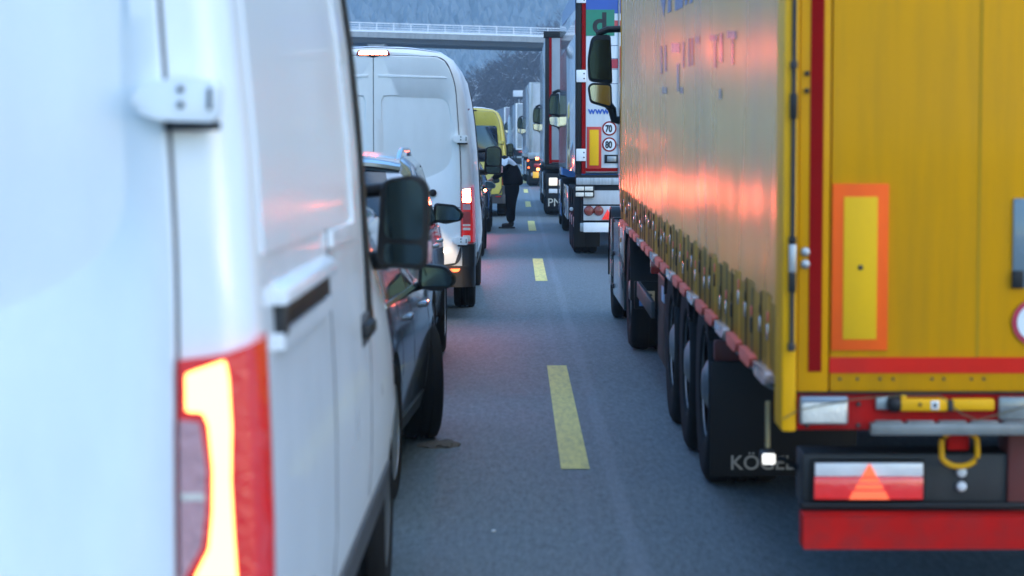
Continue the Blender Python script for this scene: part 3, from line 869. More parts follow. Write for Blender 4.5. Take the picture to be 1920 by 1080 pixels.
def car(name, label, X, d, L, W, H, zb, paint, rz=0., ms=1., wheels=(.85, 3.35), steep=False, rails=False, brake=GLOW2, mir=PLA, steer=0, rim=RIM, high=False, mz=None):
    t = thing(name, label, 'car', (X, d, gz(d)), rz)
    S = car_shell(L, W, H, zb, steep); wr = .335 if H < 1.6 else .355
    S.build('body', paint, t, [(wheels[0], wr, wr + .055), (wheels[1], wr, wr + .055)])
    for i, y in enumerate(wheels):
        for sd in (1, -1):
            o = wheel(t, sd * (W / 2 - .105 + (.005 if i and steer else 0)), y, wr, wr, .215, sd, 'car', rim)
            if i: o.rotation_euler.z = R(steer)
    yB = L * .5 - .18; zt = H - .125
    S.patch('front_door_window', [(yB + .035, zb + .03), (L - 1.33, zb + .045), (L - 1.98, zt - .03), (yB + .035, zt)], GLA, t, .005)
    S.patch('rear_door_window', [(.78, zb + .05), (yB - .035, zb + .03), (yB - .035, zt), (.86 if steep else 1.05, zt - .03)], GLA, t, .005)
    if steep: S.patch('quarter_window', [(.36, zb + .08), (.72, zb + .06), (.80, zt - .04), (.5, zt - .06)], GLA, t, .005)
    S.patch('door_pillar', [(yB - .032, zb + .03), (yB + .032, zb + .03), (yB + .032, zt + .01), (yB - .032, zt + .01)], PLA, t, .004, nu=2)
    S.patch('window_trim', [(.7, zb + .008), (L - 1.35, zb + .012), (L - 1.35, zb + .034), (.7, zb + .03)], CHR, t, .007, nu=14, nv=1)
    for y in (yB, L - 1.22, wheels[0] + .42):
        S.patch('door_gap', [(y, .34), (y + .008, .34), (y + .008, zb), (y, zb)], SEAM, t, .0015, nu=1, nv=10)
    for y in (yB - .32, yB + .95 - .2):
        for sd in (1, -1):
            hx = S.hw(y, zb - .1)
            box('door_handle', sd * hx - .028, sd * hx + .028, y, y + .2, zb - .115, zb - .085, paint, t, .01)
    S.patch('sill_trim', [(wheels[0] + .42, .235), (wheels[1] - .42, .235), (wheels[1] - .42, .33), (wheels[0] + .42, .33)], PLA, t, .01, nu=8, nv=2)
    e = .62 if not steep else .36
    S.topsheet('rear_window', .125, e * .64, lambda u: W / 1.8 * (.66 - .07 * u), GLA, t, .012)
    S.topsheet('windscreen', L - 1.9, L - 1.2, lambda u: W / 1.8 * (.58 + .1 * u), GLA, t, .008)
    # spoiler, bumpers, lamps
    wsp = (.69 if steep else .58) * W / 1.8; v = []; f = []; ns = 14
    for i in range(ns + 1):
        x = wsp * (2 * i / ns - 1); zt2 = S.top(e + .15, x); y0 = e * .42 + .05 * (x / wsp) ** 4
        v += [(x, y0, zt2 - .075), (x, y0, zt2 - .05), (x, e + .15, zt2 + .004), (x, e + .15, zt2 - .06)]
    for i in range(ns):
        for q in range(4): f.append((4 * i + q, 4 * i + (q + 1) % 4, 4 * i + 4 + (q + 1) % 4, 4 * i + 4 + q))
    f += [(0, 1, 2, 3), (4 * ns, 4 * ns + 1, 4 * ns + 2, 4 * ns + 3)]
    link('roof_spoiler', frompy('roof_spoiler', v, f, 40), t, paint)
    if high: box('high_brake_light', -.18, .18, e * .5 - .008, e * .5 + .01, H - .073, H - .053, GLOWF, t, .003)
    k = W / 1.8
    prism('rear_bumper', rpoly([(-.88 * k, .5), (-.87 * k, .03), (-.72 * k, -.06), (.72 * k, -.06), (.87 * k, .03), (.88 * k, .5)], [0, .08, .1, .1, .08, 0]), 'z', .30, .30 + .22, paint, t, .03)
    prism('bumper_insert', rpoly([(-.75 * k, -.02), (-.6 * k, -.065), (.6 * k, -.065), (.75 * k, -.02)], .03), 'z', .24, .32, PLA, t, .01)
    prism('front_bumper', rpoly([(-.82 * k, L - .4), (-.8 * k, L - .06), (-.5 * k, L + .05), (.5 * k, L + .05), (.8 * k, L - .06), (.82 * k, L - .4)], .12), 'z', .24, .5, paint, t, .03)
    box('number_plate', -.26, .26, -.072, -.055, .40, .51, WHT, t, .004)
    for sd in (1, -1):
        lm = prism('tail_lamp', rpoly([(sd * .52 * k, zb - .11), (sd * .845 * k, zb - .13), (sd * .825 * k, zb + .03), (sd * .56 * k, zb + .0)], .03), 'y', -.025, .12, LENR, t, .008)
        facet('brake_light', rpoly([(sd * .56 * k, zb - .09), (sd * .82 * k, zb - .10), (sd * .80 * k, zb - .0), (sd * .6 * k, zb - .025)], .02), -.0262, brake, lm)
        S.patch('lamp_wrap', [(.05, zb - .1), (.26, zb - .06), (.22, zb + .02), (.06, zb + .03)], LENR, t, .008, sides=(sd,))
        lo = lathe('headlamp', [(.0, .02), (.09, .0), (.1, -.08)], (sd * .6 * k, L - .12, zb - .28), 'y', LENW, t, 20)
        # door mirror: a rounded pod on a stalk, its glass looking back
        y = L - 1.62; z = (mz or zb + .09); hx = S.hw(y, zb)
        def mp_(q): return [(sd * (hx + .22 - (.22 - a) * ms), z + b * (.5 + .5 * ms)) for a, b in q]
        pd = prism('door_mirror', rpoly(mp_([(.02, -.05), (.10, -.075), (.20, -.05), (.215, .0), (.16, .06), (.03, .075)]), .03), 'y', y - .02, y + .09, mir, t, .022)
        prism('mirror_pane', rpoly(mp_([(.04, -.045), (.185, -.045), (.195, .0), (.15, .045), (.045, .058)]), .015), 'y', y - .026, y - .015, MIRD, pd)
        tube('mirror_stalk', [(sd * (hx - .04), y + .06, z - .06), (sd * (hx + .08), y + .03, z - .03)], .025, PLA, t)
        if rails:
            xr = .67 * k; pts = []
            for i in range(13):
                u = i / 12; y_ = .42 + (L - 2.95) * u; h_ = .045 * min(1, 7 * min(u, 1 - u))
                pts.append((sd * (xr + .0), y_, S.top(y_, xr) + h_ + (-.01 if i in (0, 12) else 0)))
            tube('roof_rail', pts, .019, CHR, t, 8)
    return t, S


GREY = mat('grey_blue_car_paint', (.13, .145, .175), .18, .35, coat=1, var=.05, dirt=.15)
SILV = mat('silver_car_paint', (.36, .40, .44), .2, .5, coat=1, var=.04, dirt=.12)
MAR = mat('dark_maroon_car_paint', (.035, .022, .024), .15, .2, coat=1, var=.05, dirt=.1)
INK = mat('black_car_paint', (.015, .016, .02), .14, coat=1, var=.05, dirt=.1)
MGR = mat('grey_mirror_cap', (.16, .18, .21), .2, .3, coat=1)
car('hatchback_car', 'grey-blue car with turned front wheel squeezed ahead of the nearest van', -1.505, 10.85, 4.25, 1.78, 1.47, .93, GREY, R(-2.3), wheels=(.80, 3.36), steer=12, mz=.985, ms=1.1)
ES, _S = car('estate_car', 'silver estate car with roof rails and black door mirror behind the dirty white van', -1.51, 16.55, 4.6, 1.82, 1.685, 1.06, SILV, 0, wheels=(.88, 3.6), ms=1.3, steep=True, rails=True, brake=GLOW, mz=1.175)
car('people_carrier', 'dark maroon people carrier with pale roof rails ahead of the dirty white van', -1.43, 36.9, 4.5, 1.82, 1.77, 1.05, MAR, 0, wheels=(.9, 3.6), steep=True, rails=True, brake=GLOWF, mir=MGR, high=True, mz=1.08)
car('saloon_car', 'black car whose side window the standing person leans into', -1.42, 47.45, 4.3, 1.78, 1.46, .92, INK, 0, wheels=(.85, 3.45), brake=GLOWF, rim=RIMD)
# the silver estate has its dipped beams on: they light the lower door of the van ahead
for sx_ in (.58, -.58):
    hl = bpy.data.lights.new('headlamp_beam', 'SPOT'); hl.energy = 26; hl.color = (1, .72, .40); hl.spot_size = R(44); hl.spot_blend = .08; hl.shadow_soft_size = .04
    ho = bpy.data.objects.new('headlamp_beam', hl); C.objects.link(ho); ho.parent = ES
    ho.location = (sx_, 4.66, .80); ho.rotation_euler = (R(90 - 13.5), 0, R(12))


# ------------------------------------------------------------------ articulated lorries
def mudflap(t, x0, x1, y, z0, z1, word=None, h=.1, tx=None, tm=None):
    o = box('mudflap', x0, x1, y, y + .012, z0, z1, PLA, t, .004)
    if word:
        text('lettering', word, (tx if tx is not None else x0 + .04, y - .004, z0 + .035), h, tm or GAL, o, bold=.0012)
    return o


def running_gear(t, ys, slope, r=.5, wd=.385, x=1.06, rim=None, flap=None, track=1.0):
    for y in ys:
        z = r - slope * y
        tube('axle', [(-x, y, z), (x, y, z)], .075, STL, t)
        for sd in (1, -1):
            wheel(t, sd * x, y, z, r, wd, sd, 'truck', rim or RIMD)
    for sd in (1, -1):
        box('chassis_rail', sd * .42 - .07, sd * .42 + .07, .25, 12.8, .80, .98, STL, t, .01)
    for y in ys:
        for sd in (1, -1):
            pts = []
            for i in range(9):
                a = R(30 + 120 * i / 8); pts.append((y - math.cos(a) * (r + .07), r - slope * y + math.sin(a) * (r + .07)))
            inner = [(p[0], p[1] - .018) for p in pts[::-1]]
            prism('mudguard', pts + inner, 'x', sd * x - wd / 2 - .01, sd * x + wd / 2 + .01, PLA, t)


def tractor(label, Xc, d, colour, name='tractor_unit', rz=0., front=4.55, steer=3.75, roof=3.65, skirt=None, cabz=1.05, dark=PLA, cabw=1.):
    """d: distance of the drive axle; local y runs forward from it"""
    t = thing(name, label, 'lorry', (Xc, d, gz(d)), rz)
    r = .5
    for sd in (1, -1):
        box('frame_rail', sd * .38 - .05, sd * .38 + .05, -.9, 3.9, .62, .86, STL, t, .01)
        wheel(t, sd * 1.0, 0, r, r, .50, sd, 'truck', RIMD)
        wheel(t, sd * 1.09, steer, r, r, .31, sd, 'truck', GAL)
        pts = [(-math.cos(R(a)) * .58, r + math.sin(R(a)) * .58) for a in range(-5, 186, 12)]
        prism('mudguard', pts + [(p[0] * .965, r + (p[1] - r) * .965) for p in pts[::-1]], 'x', sd * .73, sd * 1.265, dark, t)
        pts = [(steer - math.cos(R(a)) * .62, r + math.sin(R(a)) * .62) for a in range(-15, 196, 12)]
        prism('wheel_arch', pts + [(steer + (p[0] - steer) * .955, r + (p[1] - r) * .955) for p in pts[::-1]], 'x', sd * .9, sd * 1.262, dark, t)
        box('fuel_tank' if sd < 0 else 'battery_box', sd * .55 if sd < 0 else .55, sd * 1.2 if sd < 0 else 1.2, .75, 2.55, .30, .92, GAL, t, .08)
        box('side_skirt', sd * 1.225, sd * 1.262, .72, 2.95, .28, 1.02, skirt or colour, t, .012)
        for k, z in enumerate((.34, .66, .98)):
            box('cab_step', sd * 1.16, sd * 1.268, 2.98, 3.12, z, z + .05, PLA, t, .01)
        box('marker_lamp', sd * 1.262, sd * 1.275, 1.2, 1.3, .86, .90, LENA, t, .004)
        lp = box('tail_lamp', sd * .62, sd * 1.12, -.93, -.86, .68, .80, LENR, t, .02)
        box('tail_light', sd * .64, sd * .80, -.938, -.925, .70, .78, GLOW2, lp, .01)
    # cab
    H = roof
    st = []
    for y, a, top in ((2.05, .97, H - .03), (2.12, 1, H), (3.0, 1, H), (3.7, 1, H - .06), (front - .42, 1, H - .25), (front - .22, .995, H - .8), (front - .06, .98, 2.0), (front, .94, 1.7)):
        P = []
        for h, z in ((1.10, cabz), (1.235, cabz + .06), (1.25, cabz + .5), (1.25, 1.9), (1.235, 2.5), (1.20, H - .35), (1.10, H - .1), (.9, H - .02), (0, H)):
            P.append((h * a * cabw if h else 0, cabz + (z - cabz) * (top - cabz) / (H - cabz)))
        st.append((y, P))
    S = Shell(st); S.build('cab', colour, t, ang=28)
    S.patch('door_window', [(3.05, 2.0), (front - .35, 2.0), (front - .55, 2.72), (3.05, 2.78)], GLA, t, .006)
    S.patch('door_gap', [(2.98, cabz + .1), (3.0, cabz + .1), (3.0, 2.85), (2.98, 2.85)], SEAM, t, .002, nu=1)
    S.topsheet('windscreen', front - .40, front - .07, lambda u: 1.02, GLA, t, .012)
    prism('front_bumper', rpoly([(-1.25, front - .9), (-1.25, front - .12), (-1.0, front + .03), (1.0, front + .03), (1.25, front - .12), (1.25, front - .9)], .12), 'z', .32, 1.0, colour, t, .03)
    for sd in (1, -1):
        box('headlamp', sd * .75, sd * 1.12, front - .06, front + .04, .55, .75, LENW, t, .03)
        x = sd * 1.215; y = front - .22
        up = prism('door_mirror', rpoly([(x, 2.36), (x + sd * .245, 2.39), (x + sd * .26, 2.62), (x + sd * .215, 2.86), (x + sd * .02, 2.87)], [.03, .05, .2, .06, .04]), 'y', y, y + .14, PLA, t, .02)
        prism('mirror_pane', rpoly([(x + sd * .02, 2.40), (x + sd * .225, 2.42), (x + sd * .235, 2.62), (x + sd * .195, 2.81), (x + sd * .03, 2.82)], .03), 'y', y - .007, y + .004, MIRD, up)
        lo = prism('wide_mirror', rpoly([(x + sd * .0, 2.10), (x + sd * .23, 2.17), (x + sd * .255, 2.33), (x + sd * .22, 2.375), (x + sd * .01, 2.365)], .035), 'y', y, y + .12, PLA, t, .015)
        pn = prism('wide_mirror_pane', rpoly([(x + sd * .02, 2.135), (x + sd * .215, 2.19), (x + sd * .235, 2.33), (x + sd * .205, 2.352), (x + sd * .025, 2.345)], .03), 'y', y - .02, y - .004, MIR, lo)
        tube('mirror_arm', [(x - sd * .12, y + .1, 2.93), (x + sd * .05, y + .08, 2.925), (x + sd * .15, y + .07, 2.88), (x + sd * .18, y + .07, 2.80)], .035, PLA, t)
        tube('mirror_arm', [(x - sd * .12, y + .1, 1.98), (x - sd * .02, y + .08, 2.0), (x - sd * .0, y + .07, 2.10), (x + sd * .05, y + .07, 2.16)], .045, PLA, t)
    for z in (.86,):
        box('fifth_wheel_plate', -.45, .45, -.4, .5, .87, .96, STL, t, .02)
    return t


class Px:
    """places flat pieces on a lorry's tail from where they are measured in the photograph, at the tail's own distance"""
    def __init__(s, t, D, X0): s.t, s.D, s.X0, s.s = t, D, X0, D / F
    def x(s, x): return (x - VX) * s.s - s.X0
    def z(s, y): return CAMZ - (y - HY) * s.s - gz(s.D)
    def b(s, name, x0, y0, x1, y1, ya, yb, m, par=None, bev=.003, both=False):
        o = box(name, s.x(x0), s.x(x1), ya, yb, s.z(y1), s.z(y0), m, par or s.t, bev)
        if both: box(name, -s.x(x1), -s.x(x0), ya, yb, s.z(y1), s.z(y0), m, par or s.t, bev)
        return o


def ring_sign(P, cx, cy, rpx, word=None, y=-.02, par=None, m=REDP):
    r = rpx * P.s; c = (P.x(cx), y, P.z(cy))
    o = lathe('speed_sign', [(0.0005, -.006), (r, -.006), (r, .0), (.0005, .0)], c, 'y', m, par or P.t, 36)
    lathe('sign_face', [(0.0005, -.0095), (r * .80, -.0095), (r * .80, -.004), (.0005, -.004)], c, 'y', WHT, o, 36)
    if word:
        tx = text('lettering', word, (c[0] - r * .56, y - .0125, c[2] - r * .46), r * 1.3, BLK, o, sx=.72, ex=.001, bold=.006)
    return o

# ---- the big yellow curtain-sided trailer
DY = 8.2; XY = .92 + 1.275; SL = .0157
Y = thing('semi_trailer', 'dirty yellow curtain-sided trailer filling the right with orange marker plate', 'trailer', (XY, DY, 0), 0, math.atan(SL))
P = Px(Y, DY, XY)
TARP = mat('shiny_yellowish_tarpaulin', (.82, .44, .06), .27, .34, var=.07, vsc=.7, bump=.06, bs=1.1, coat=.0, spec=.33, dirt=.25, dcol=(.2, .18, .13), dsc=(.6, .25, .2), rvar=.05, stretch=(1, 1.6, .22))
BAND = mat('grimy_olive_tarpaulin_hem', (.42, .205, .03), .6, spec=.1, var=.3, vsc=6, bump=.3, bs=18, dirt=.6, dcol=(.08, .06, .02))
STRP = mat('dark_webbing', (.06, .042, .025), .8, spec=.08, var=.3)
STRG = mat('grey_webbing', (.15, .12, .06), .8, spec=.08, var=.3)
STRY = mat('yellow_webbing', (.60, .31, .045), .75, spec=.1, var=.25)
HEMR = mat('painted_red_reflection', (.92, .16, .11), .45, spec=.2, var=.2, vsc=3)  # tail-light red mirrored in the hem, painted as its colour
HEM = mat('painted_pale_reflection', (.95, .62, .56), .4, spec=.25, var=.25, vsc=2.5, coat=1)  # pale pink gleam on the scallops, painted as colour
L_ = 13.6
RIMT = mat('grey_truck_rim', (.27, .28, .3), .45, .5, var=.2, vsc=8, dirt=.5)
# flanks: tarpaulin bellying out between its ends, puckered by the straps below
def curt(y, z):
    j = (z - 1.135) / 2.86; i = (y - .3) / (L_ - .42)
    sj = math.sin(math.pi * min(1, max(0, j)))
    b = .010 * math.sin(y * 2.1 + .6 * math.sin(z)) * sj + .025 * sj * math.sin(math.pi * min(1, max(0, i))) - .03 * math.exp(-(y - .3) / 1.4) * min(1, max(0, j) * 5)
    b += .0028 * math.cos(2 * math.pi * (y - .45) / .6) * math.exp(-j * 3.5) + .0016 * math.sin(y * 5.3 + z * .7) * sj
    return 1.270 + b
def flank(sd):
    ny, nz = 230, 12; v = []; f = []
    for i in range(ny + 1):
        y = .30 + (L_ - .42) * i / ny
        for j in range(nz + 1):
            z = 1.135 + 2.86 * j / nz
            v.append((sd * curt(y, z), y, z))
    for i in range(ny):
        for j in range(nz):
            a = i * (nz + 1) + j; f.append((a, a + 1, a + nz + 2, a + nz + 1))
    return link('curtain', frompy('curtain', v, f, 80), Y, TARP)
cl = flank(-1); flank(1)
for sd in (-1, 1):
    o = box('curtain_hem', sd * 1.258 - .012, sd * 1.258 + .012, .30, L_ - .12, .875, 1.16, BAND, Y, .004)
    if sd < 0:
        for k in range(44):
            y = .36 + .3 * k + random.uniform(-.03, .03); zt_ = random.uniform(1.135, 1.165)
            st = box('strap', -1.2735, -1.2695, y, y + .05, .87, zt_, (STRP, STRY, STRP, STRG)[k % 4], Y, .002)
            zb_ = random.uniform(.93, 1.03)
            box('buckle', -1.2795, -1.273, y + .002, y + .048, zb_, zb_ + .06, CHR if k % 3 else PLA, st, .003)
            box('strap_keeper', -1.2775, -1.273, y + .004, y + .046, zb_ + .068, zb_ + .105, HEMR if k % 2 else STRP, st, .002)  # red keepers carry tail-light glints as colour
            if k % 2: tube('strap_hook', [(-1.275, y + .026, .87), (-1.28, y + .026, .825), (-1.25, y + .026, .81)], .008, GAL, Y, 6)
        for k in range(21):
            y = .50 + .6 * k
            prism('hem_scallop', rpoly([(y, .885), (y + .50, .885), (y + .44, .835), (y + .06, .835)], .04), 'x', -1.300, -1.262, HEM if k % 3 == 0 else HEMR, Y, .016)
    box('side_rail', sd * 1.2 - .04, sd * 1.2 + .04, .25, L_ - .1, .88, 1.05, RST, Y, .01)
    box('cant_rail', sd * 1.22 - .05, sd * 1.22 + .05, .02, L_, 3.98, 4.06, YELT, Y, .01)
box('roof_sheet', -1.2, 1.2, .02, L_, 4.04, 4.07, WHT, Y, .01)
box('front_wall', -1.27, 1.27, L_ - .1, L_, .95, 4.05, YELT, Y, .01)
box('load_floor', -1.2, 1.2, .05, L_ - .1, .98, 1.1, STL, Y, .01)
# faded lettering on the curtain: only strokes survive at this angle
def onskin(q, m):
    """a printed mark: four (y, z) corners laid on the tarpaulin"""
    v = []; f = []; n = 6
    for i in range(n + 1):
        u = i / n
        for a, b in ((q[0], q[1]), (q[3], q[2])):
            y = a[0] + (b[0] - a[0]) * u; z = a[1] + (b[1] - a[1]) * u; v.append((-curt(y, z) - .0025, y, z))
    for i in range(n): f.append((2 * i, 2 * i + 1, 2 * i + 3, 2 * i + 2))
    link('lettering_stroke', frompy('lettering_stroke', v, f), cl, m)
def stroke(y0, y1, z0, z1, m, pt=False):
    ym = (y0 + y1) / 2
    onskin([(y0, z1), (ym, z1), (ym, z0), (y0, z0 + (.12 if pt else 0))], m); onskin([(ym, z1), (y1, z1), (y1, z0 + (.12 if pt else 0)), (ym, z0)], m)
TXB = mat('faded_blue_print', (.10, .12, .24), .25); TXR = mat('faded_red_print', (.42, .14, .07), .25); TXG = mat('faded_grey_print', (.24, .19, .14), .25)
def yat(px): return .95 * F / (px - VX) - DY     # where a column of the photograph meets the flank
def zat(px, py):
    d = .95 * F / (px - VX); return CAMZ - (py - HY) * d / F - SL * (d - DY)
for (xa, xb, py, pt) in ((1255, 1266, 38, 1), (1268, 1274, 27, 0), (1279, 1291, 23, 0), (1294, 1300, 13, 0), (1305, 1311, 10, 0), (1316, 1325, 4, 0)):
    stroke(yat(xb), yat(xa), zat(xa, py), zat(xa, py) + .55, TXB, pt=pt)
for (xa, xb, p0, p1, m) in ((1253, 1257, 88, 140, TXR), (1262, 1266, 86, 135, TXR), (1274, 1286, 82, 100, TXG), (1281, 1285, 120, 172, TXG), (1290, 1294, 80, 128, TXR), (1302, 1306, 74, 126, TXR), (1308, 1312, 73, 124, TXR), (1317, 1327, 70, 83, TXG),
                       (1346, 1358, 67, 78, TXR), (1352, 1356, 78, 128, TXR), (1361, 1366, 64, 118, TXR), (1372, 1387, 60, 74, TXG), (1379, 1383, 74, 122, TXR), (1255, 1266, 164, 176, TXG), (1286, 1292, 164, 176, TXG), (1360, 1364, 168, 186, TXG)):
    a, b = yat(xb), yat(xa); q = [(a, zat(xb, p0)), (b, zat(xa, p0)), (b, zat(xa, p1)), (a, zat(xb, p1))]
    onskin(q, m)

# rear frame and doors
P.b('corner_post', 1466, -80, 1493, 808, -.02, .22, YELB, bev=.008, both=True)
box('header_beam', -1.24, 1.24, -.015, .2, 3.86, 4.05, YELT, Y, .01)
for px in (1483,):
    tube('lock_bar', [(P.x(px), -.032, P.z(-60)), (P.x(px), -.032, P.z(650))], .008, STL, Y)
    for a, b, m in ((115, 130, STL), (175, 222, PLA), (440, 455, PLA), (455, 508, GAL), (508, 545, PLA), (640, 655, STL)):
        P.b('latch', 1476, a, 1489, b, -.05, -.018, m, bev=.004)
P.b('side_door_panel', 1495, -80, 1553, 733, -.012, .05, YELT, bev=.004, both=True)
ld = P.b('rear_door', 1556, -80, 2180, 733, -.008, .05, YELT, bev=.006); 
box('rear_door', .005, -P.x(1556), -.008, .05, P.z(733), P.z(-80), YELT, Y, .006)
P.b('contour_tape', 1515, -80, 1540, 695, -.0155, -.010, REDP, bev=0, both=True)
P.b('bottom_tape', 1555, 668, 2182, 698, -.0125, -.006, mat('headlit_red_tape', (.66, .022, .012), .6, spec=.08, var=.15, vsc=7, dirt=.3, dcol=(.25, .03, .03)), bev=0)  # brighter copy of the red tape, headlight glow painted in
for a in (470, 493):
    cyl('door_bolt', (P.x(1508), -.016, P.z(a)), .015, .012, 'y', GAL, Y, 14)
for a in (138, 170):
    cyl('door_bolt', (P.x(1508), -.016, P.z(a)), .009, .012, 'y', PLA, Y, 12)
pl = P.b('marker_plate', 1558, 343, 1663, 655, -.016, -.006, ORP, bev=.002, both=True)
P.b('plate_centre', 1579, 367, 1642, 634, -.0195, -.012, YEP, pl, .001)
cyl('plate_screw', (P.x(1611), -.021, P.z(499)), .009, .006, 'y', BLK, pl, 12)
P.b('door_seam', 1829, -80, 1835, 668, -.0095, -.004, mat('olive_seam', (.42, .22, .008), .6, spec=.1), ld, 0)
wn = P.b('document_window', 1895, 370, 2010, 538, -.02, -.004, mat('grey_plastic_pocket', (.15, .2, .23), .25, var=.1, coat=.5), bev=.006)
P.b('pocket_clip', 1893, 505, 1915, 538, -.028, -.018, PLA, wn, .008)
ring_sign(P, 1940, 602, 44, None, -.012, m=mat('sign_red', (.45, .02, .06), .35))
P.b('door_sill_rubber', 1496, 733, 2182, 737, -.02, .04, PLA, bev=.002)
for i, px in enumerate((1575, 1608, 1650, 1675, 1748, 1770, 1822, 1845)):
    cyl('rivet', (P.x(px), -.010, P.z(709)), .0055, .006, 'y', STL, Y, 8)
# red cross beam, lamp clusters, torch-shaped yellow handle
P.b('cross_beam', 1494, 737, 2182, 806, .0, .14, REDF, bev=.006); box('cross_beam', 0, 1.2, .0, .14, P.z(806), P.z(737), REDF, Y, .006)
lc = P.b('work_lamp', 1499, 741, 1590, 794, -.03, .02, GAL, bev=.008, both=True)
P.b('lamp_lens', 1503, 751, 1586, 791, -.036, -.02, LENW, lc, .006)
P.b('lamp_visor', 1501, 741, 1588, 751, -.04, -.02, mat('blue_grey_reflector', (.2, .27, .36), .2, coat=1), lc, .003)
for px, py in ((1611, 757), (1611, 797), (1515, 798)):
    cyl('beam_bolt', (P.x(px), -.004, P.z(py)), .008, .012, 'y', STL, Y, 8)
P.b('grey_bracket', 1643, 742, 1668, 766, -.02, .01, GAL, bev=.003)
hd = cyl('handle_grip', (P.x(1676), -.03, P.z(755)), .028, .042, 'x', PLA, Y, 20, .3)
hb = P.b('door_lever', 1686, 744, 1776, 768, -.045, -.012, YELB, bev=.008)
P.b('door_lever', 1782, 745, 1863, 767, -.042, -.012, YELB, bev=.008)
P.b('lever_top', 1688, 738, 1698, 746, -.04, -.012, YELB, bev=.003)
cyl('lever_pin', (P.x(1723), -.047, P.z(755)), .006, .008, 'y', BLK, hb, 10)
P.b('lever_label', 1743, 748, 1758, 764, -.0475, -.044, WHT, hb, .001); P.b('label_dot', 1747, 752, 1754, 760, -.049, -.047, BLK, hb, 0)
P.b('lever_joint', 1775, 747, 1785, 768, -.05, -.012, STL, bev=.004)
P.b('grey_lamp', 1872, 742, 1925, 785, -.03, .01, mat('grey_lens', (.2, .21, .2), .25, coat=1, var=.3, vsc=30), bev=.006)
tube('seal_cable', [(P.x(1468), -.03, P.z(783)), (P.x(1500), -.04, P.z(764)), (P.x(1600), -.045, P.z(745)), (P.x(1690), -.035, P.z(738)), (P.x(1760), -.04, P.z(738)), (P.x(1800), -.05, P.z(772)), (P.x(1830), -.05, P.z(784)), (P.x(1875), -.045, P.z(772)), (P.x(1925), -.045, P.z(757))], .0022, mat('cable', (.12, .1, .05), .6), Y, 6)
DGAL = mat('dull_step_metal', (.26, .26, .25), .5, .5, var=.3, vsc=14, dirt=.5)
stp = P.b('step_bar', 1632, 791, 2182, 813, -.045, .02, DGAL, bev=.004)
for k in range(9):
    P.b('step_rib', 1640 + k * 60, 786.5, 1690 + k * 60, 790.5, -.04, -.01, DGAL, stp, .002)
# chassis behind, bumper box, lamps, towing ring, underrun bar
P.b('bumper_box', 1517, 862, 2182, 962, .14, .34, mat('dirty_black_bumper', (.024, .024, .025), .55, var=.3, vsc=6, dirt=.5, dcol=(.06, .058, .054)), bev=.008); box('bumper_box', .0, 1.2, .14, .34, P.z(962), P.z(862), PLA, Y, .008)
P.b('bumper_lip', 1512, 953, 2182, 967, .10, .20, PLA, bev=.006)
la = P.b('tail_lamp', 1531, 872, 1748, 950, .10, .16, PLA, bev=.008, both=True)
P.b('red_lens', 1536, 903, 1743, 946, .088, .11, mat('lit_red_lens', (.5, .02, .02), .15, emit=.05, ecol=(1, .03, .03), coat=1, var=.2, vsc=20, bump=.2, bs=40), la, .003)
P.b('clear_lens', 1537, 876, 1743, 902, .088, .11, mat('white_lens', (.85, .8, .8), .2, coat=1, var=.25, vsc=14, bump=.2, bs=40), la, .004)
tri = [(1640, 877), (1679, 946), (1601, 946)]
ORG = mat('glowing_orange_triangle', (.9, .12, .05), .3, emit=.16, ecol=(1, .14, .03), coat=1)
for y0, y1 in ((877, 902), (904.5, 913), (917, 926), (930, 945)):
    u0, u1 = (y0 - 877) / 69, (y1 - 877) / 69
    prism('triangle_bar', [(P.x(1640 - 39 * u0 - .5), P.z(y0)), (P.x(1640 + 39 * u0 + .5), P.z(y0)), (P.x(1640 + 39 * u1), P.z(y1)), (P.x(1640 - 39 * u1), P.z(y1))], 'y', .080, .09, ORG, la)
hook = []
for k in range(25):
    a = 2 * math.pi * k / 24; hook.append((P.x(1808) + math.cos(a) * .062, .06, P.z(846) + math.sin(a) * .042 + (.02 if math.sin(a) > 0 else -.02)))
tube('towing_ring', hook, .0105, YELB, Y, 8)
P.b('ring_bracket', 1787, 812, 1830, 852, .085, .13, REDF, bev=.01)
for a in (897, 924):
    cyl('white_button', (P.x(1820), .13, P.z(a)), .018, .02, 'y', WHT, Y, 18, .3)
ub = prism('underrun_bar', rpoly([(P.x(1511), P.z(1035)), (-P.x(1511), P.z(1035)), (-P.x(1511), P.z(970)), (P.x(1511), P.z(970))], .004), 'y', .02, .14, REDF, Y, .006)
for sd in (1, -1):
    box('bumper_hanger', sd * .45 - .05, sd * .45 + .05, .12, .3, P.z(980), 1.0, RST, Y, .01)
# side marker lamp on a rubber arm, hanging rod
ml = P.b('marker_lamp', 1441, 865, 1470, 889, .2, .28, PLA, bev=.008); P.b('marker_light', 1443, 867, 1467, 887, .192, .205, mat('lit_marker_lens', (.9, .9, .85), .2, emit=.25, ecol=(1, .95, .85)), ml, .005)
tube('marker_arm', [(P.x(1462), .25, P.z(878)), (P.x(1490), .28, P.z(884)), (P.x(1520), .3, P.z(905))], .010, PLA, Y)
tube('hanging_rod', [(P.x(1455), .24, P.z(768)), (P.x(1455), .24, P.z(858))], .009, mat('dull_brass', (.33, .29, .17), .4, .5), Y)
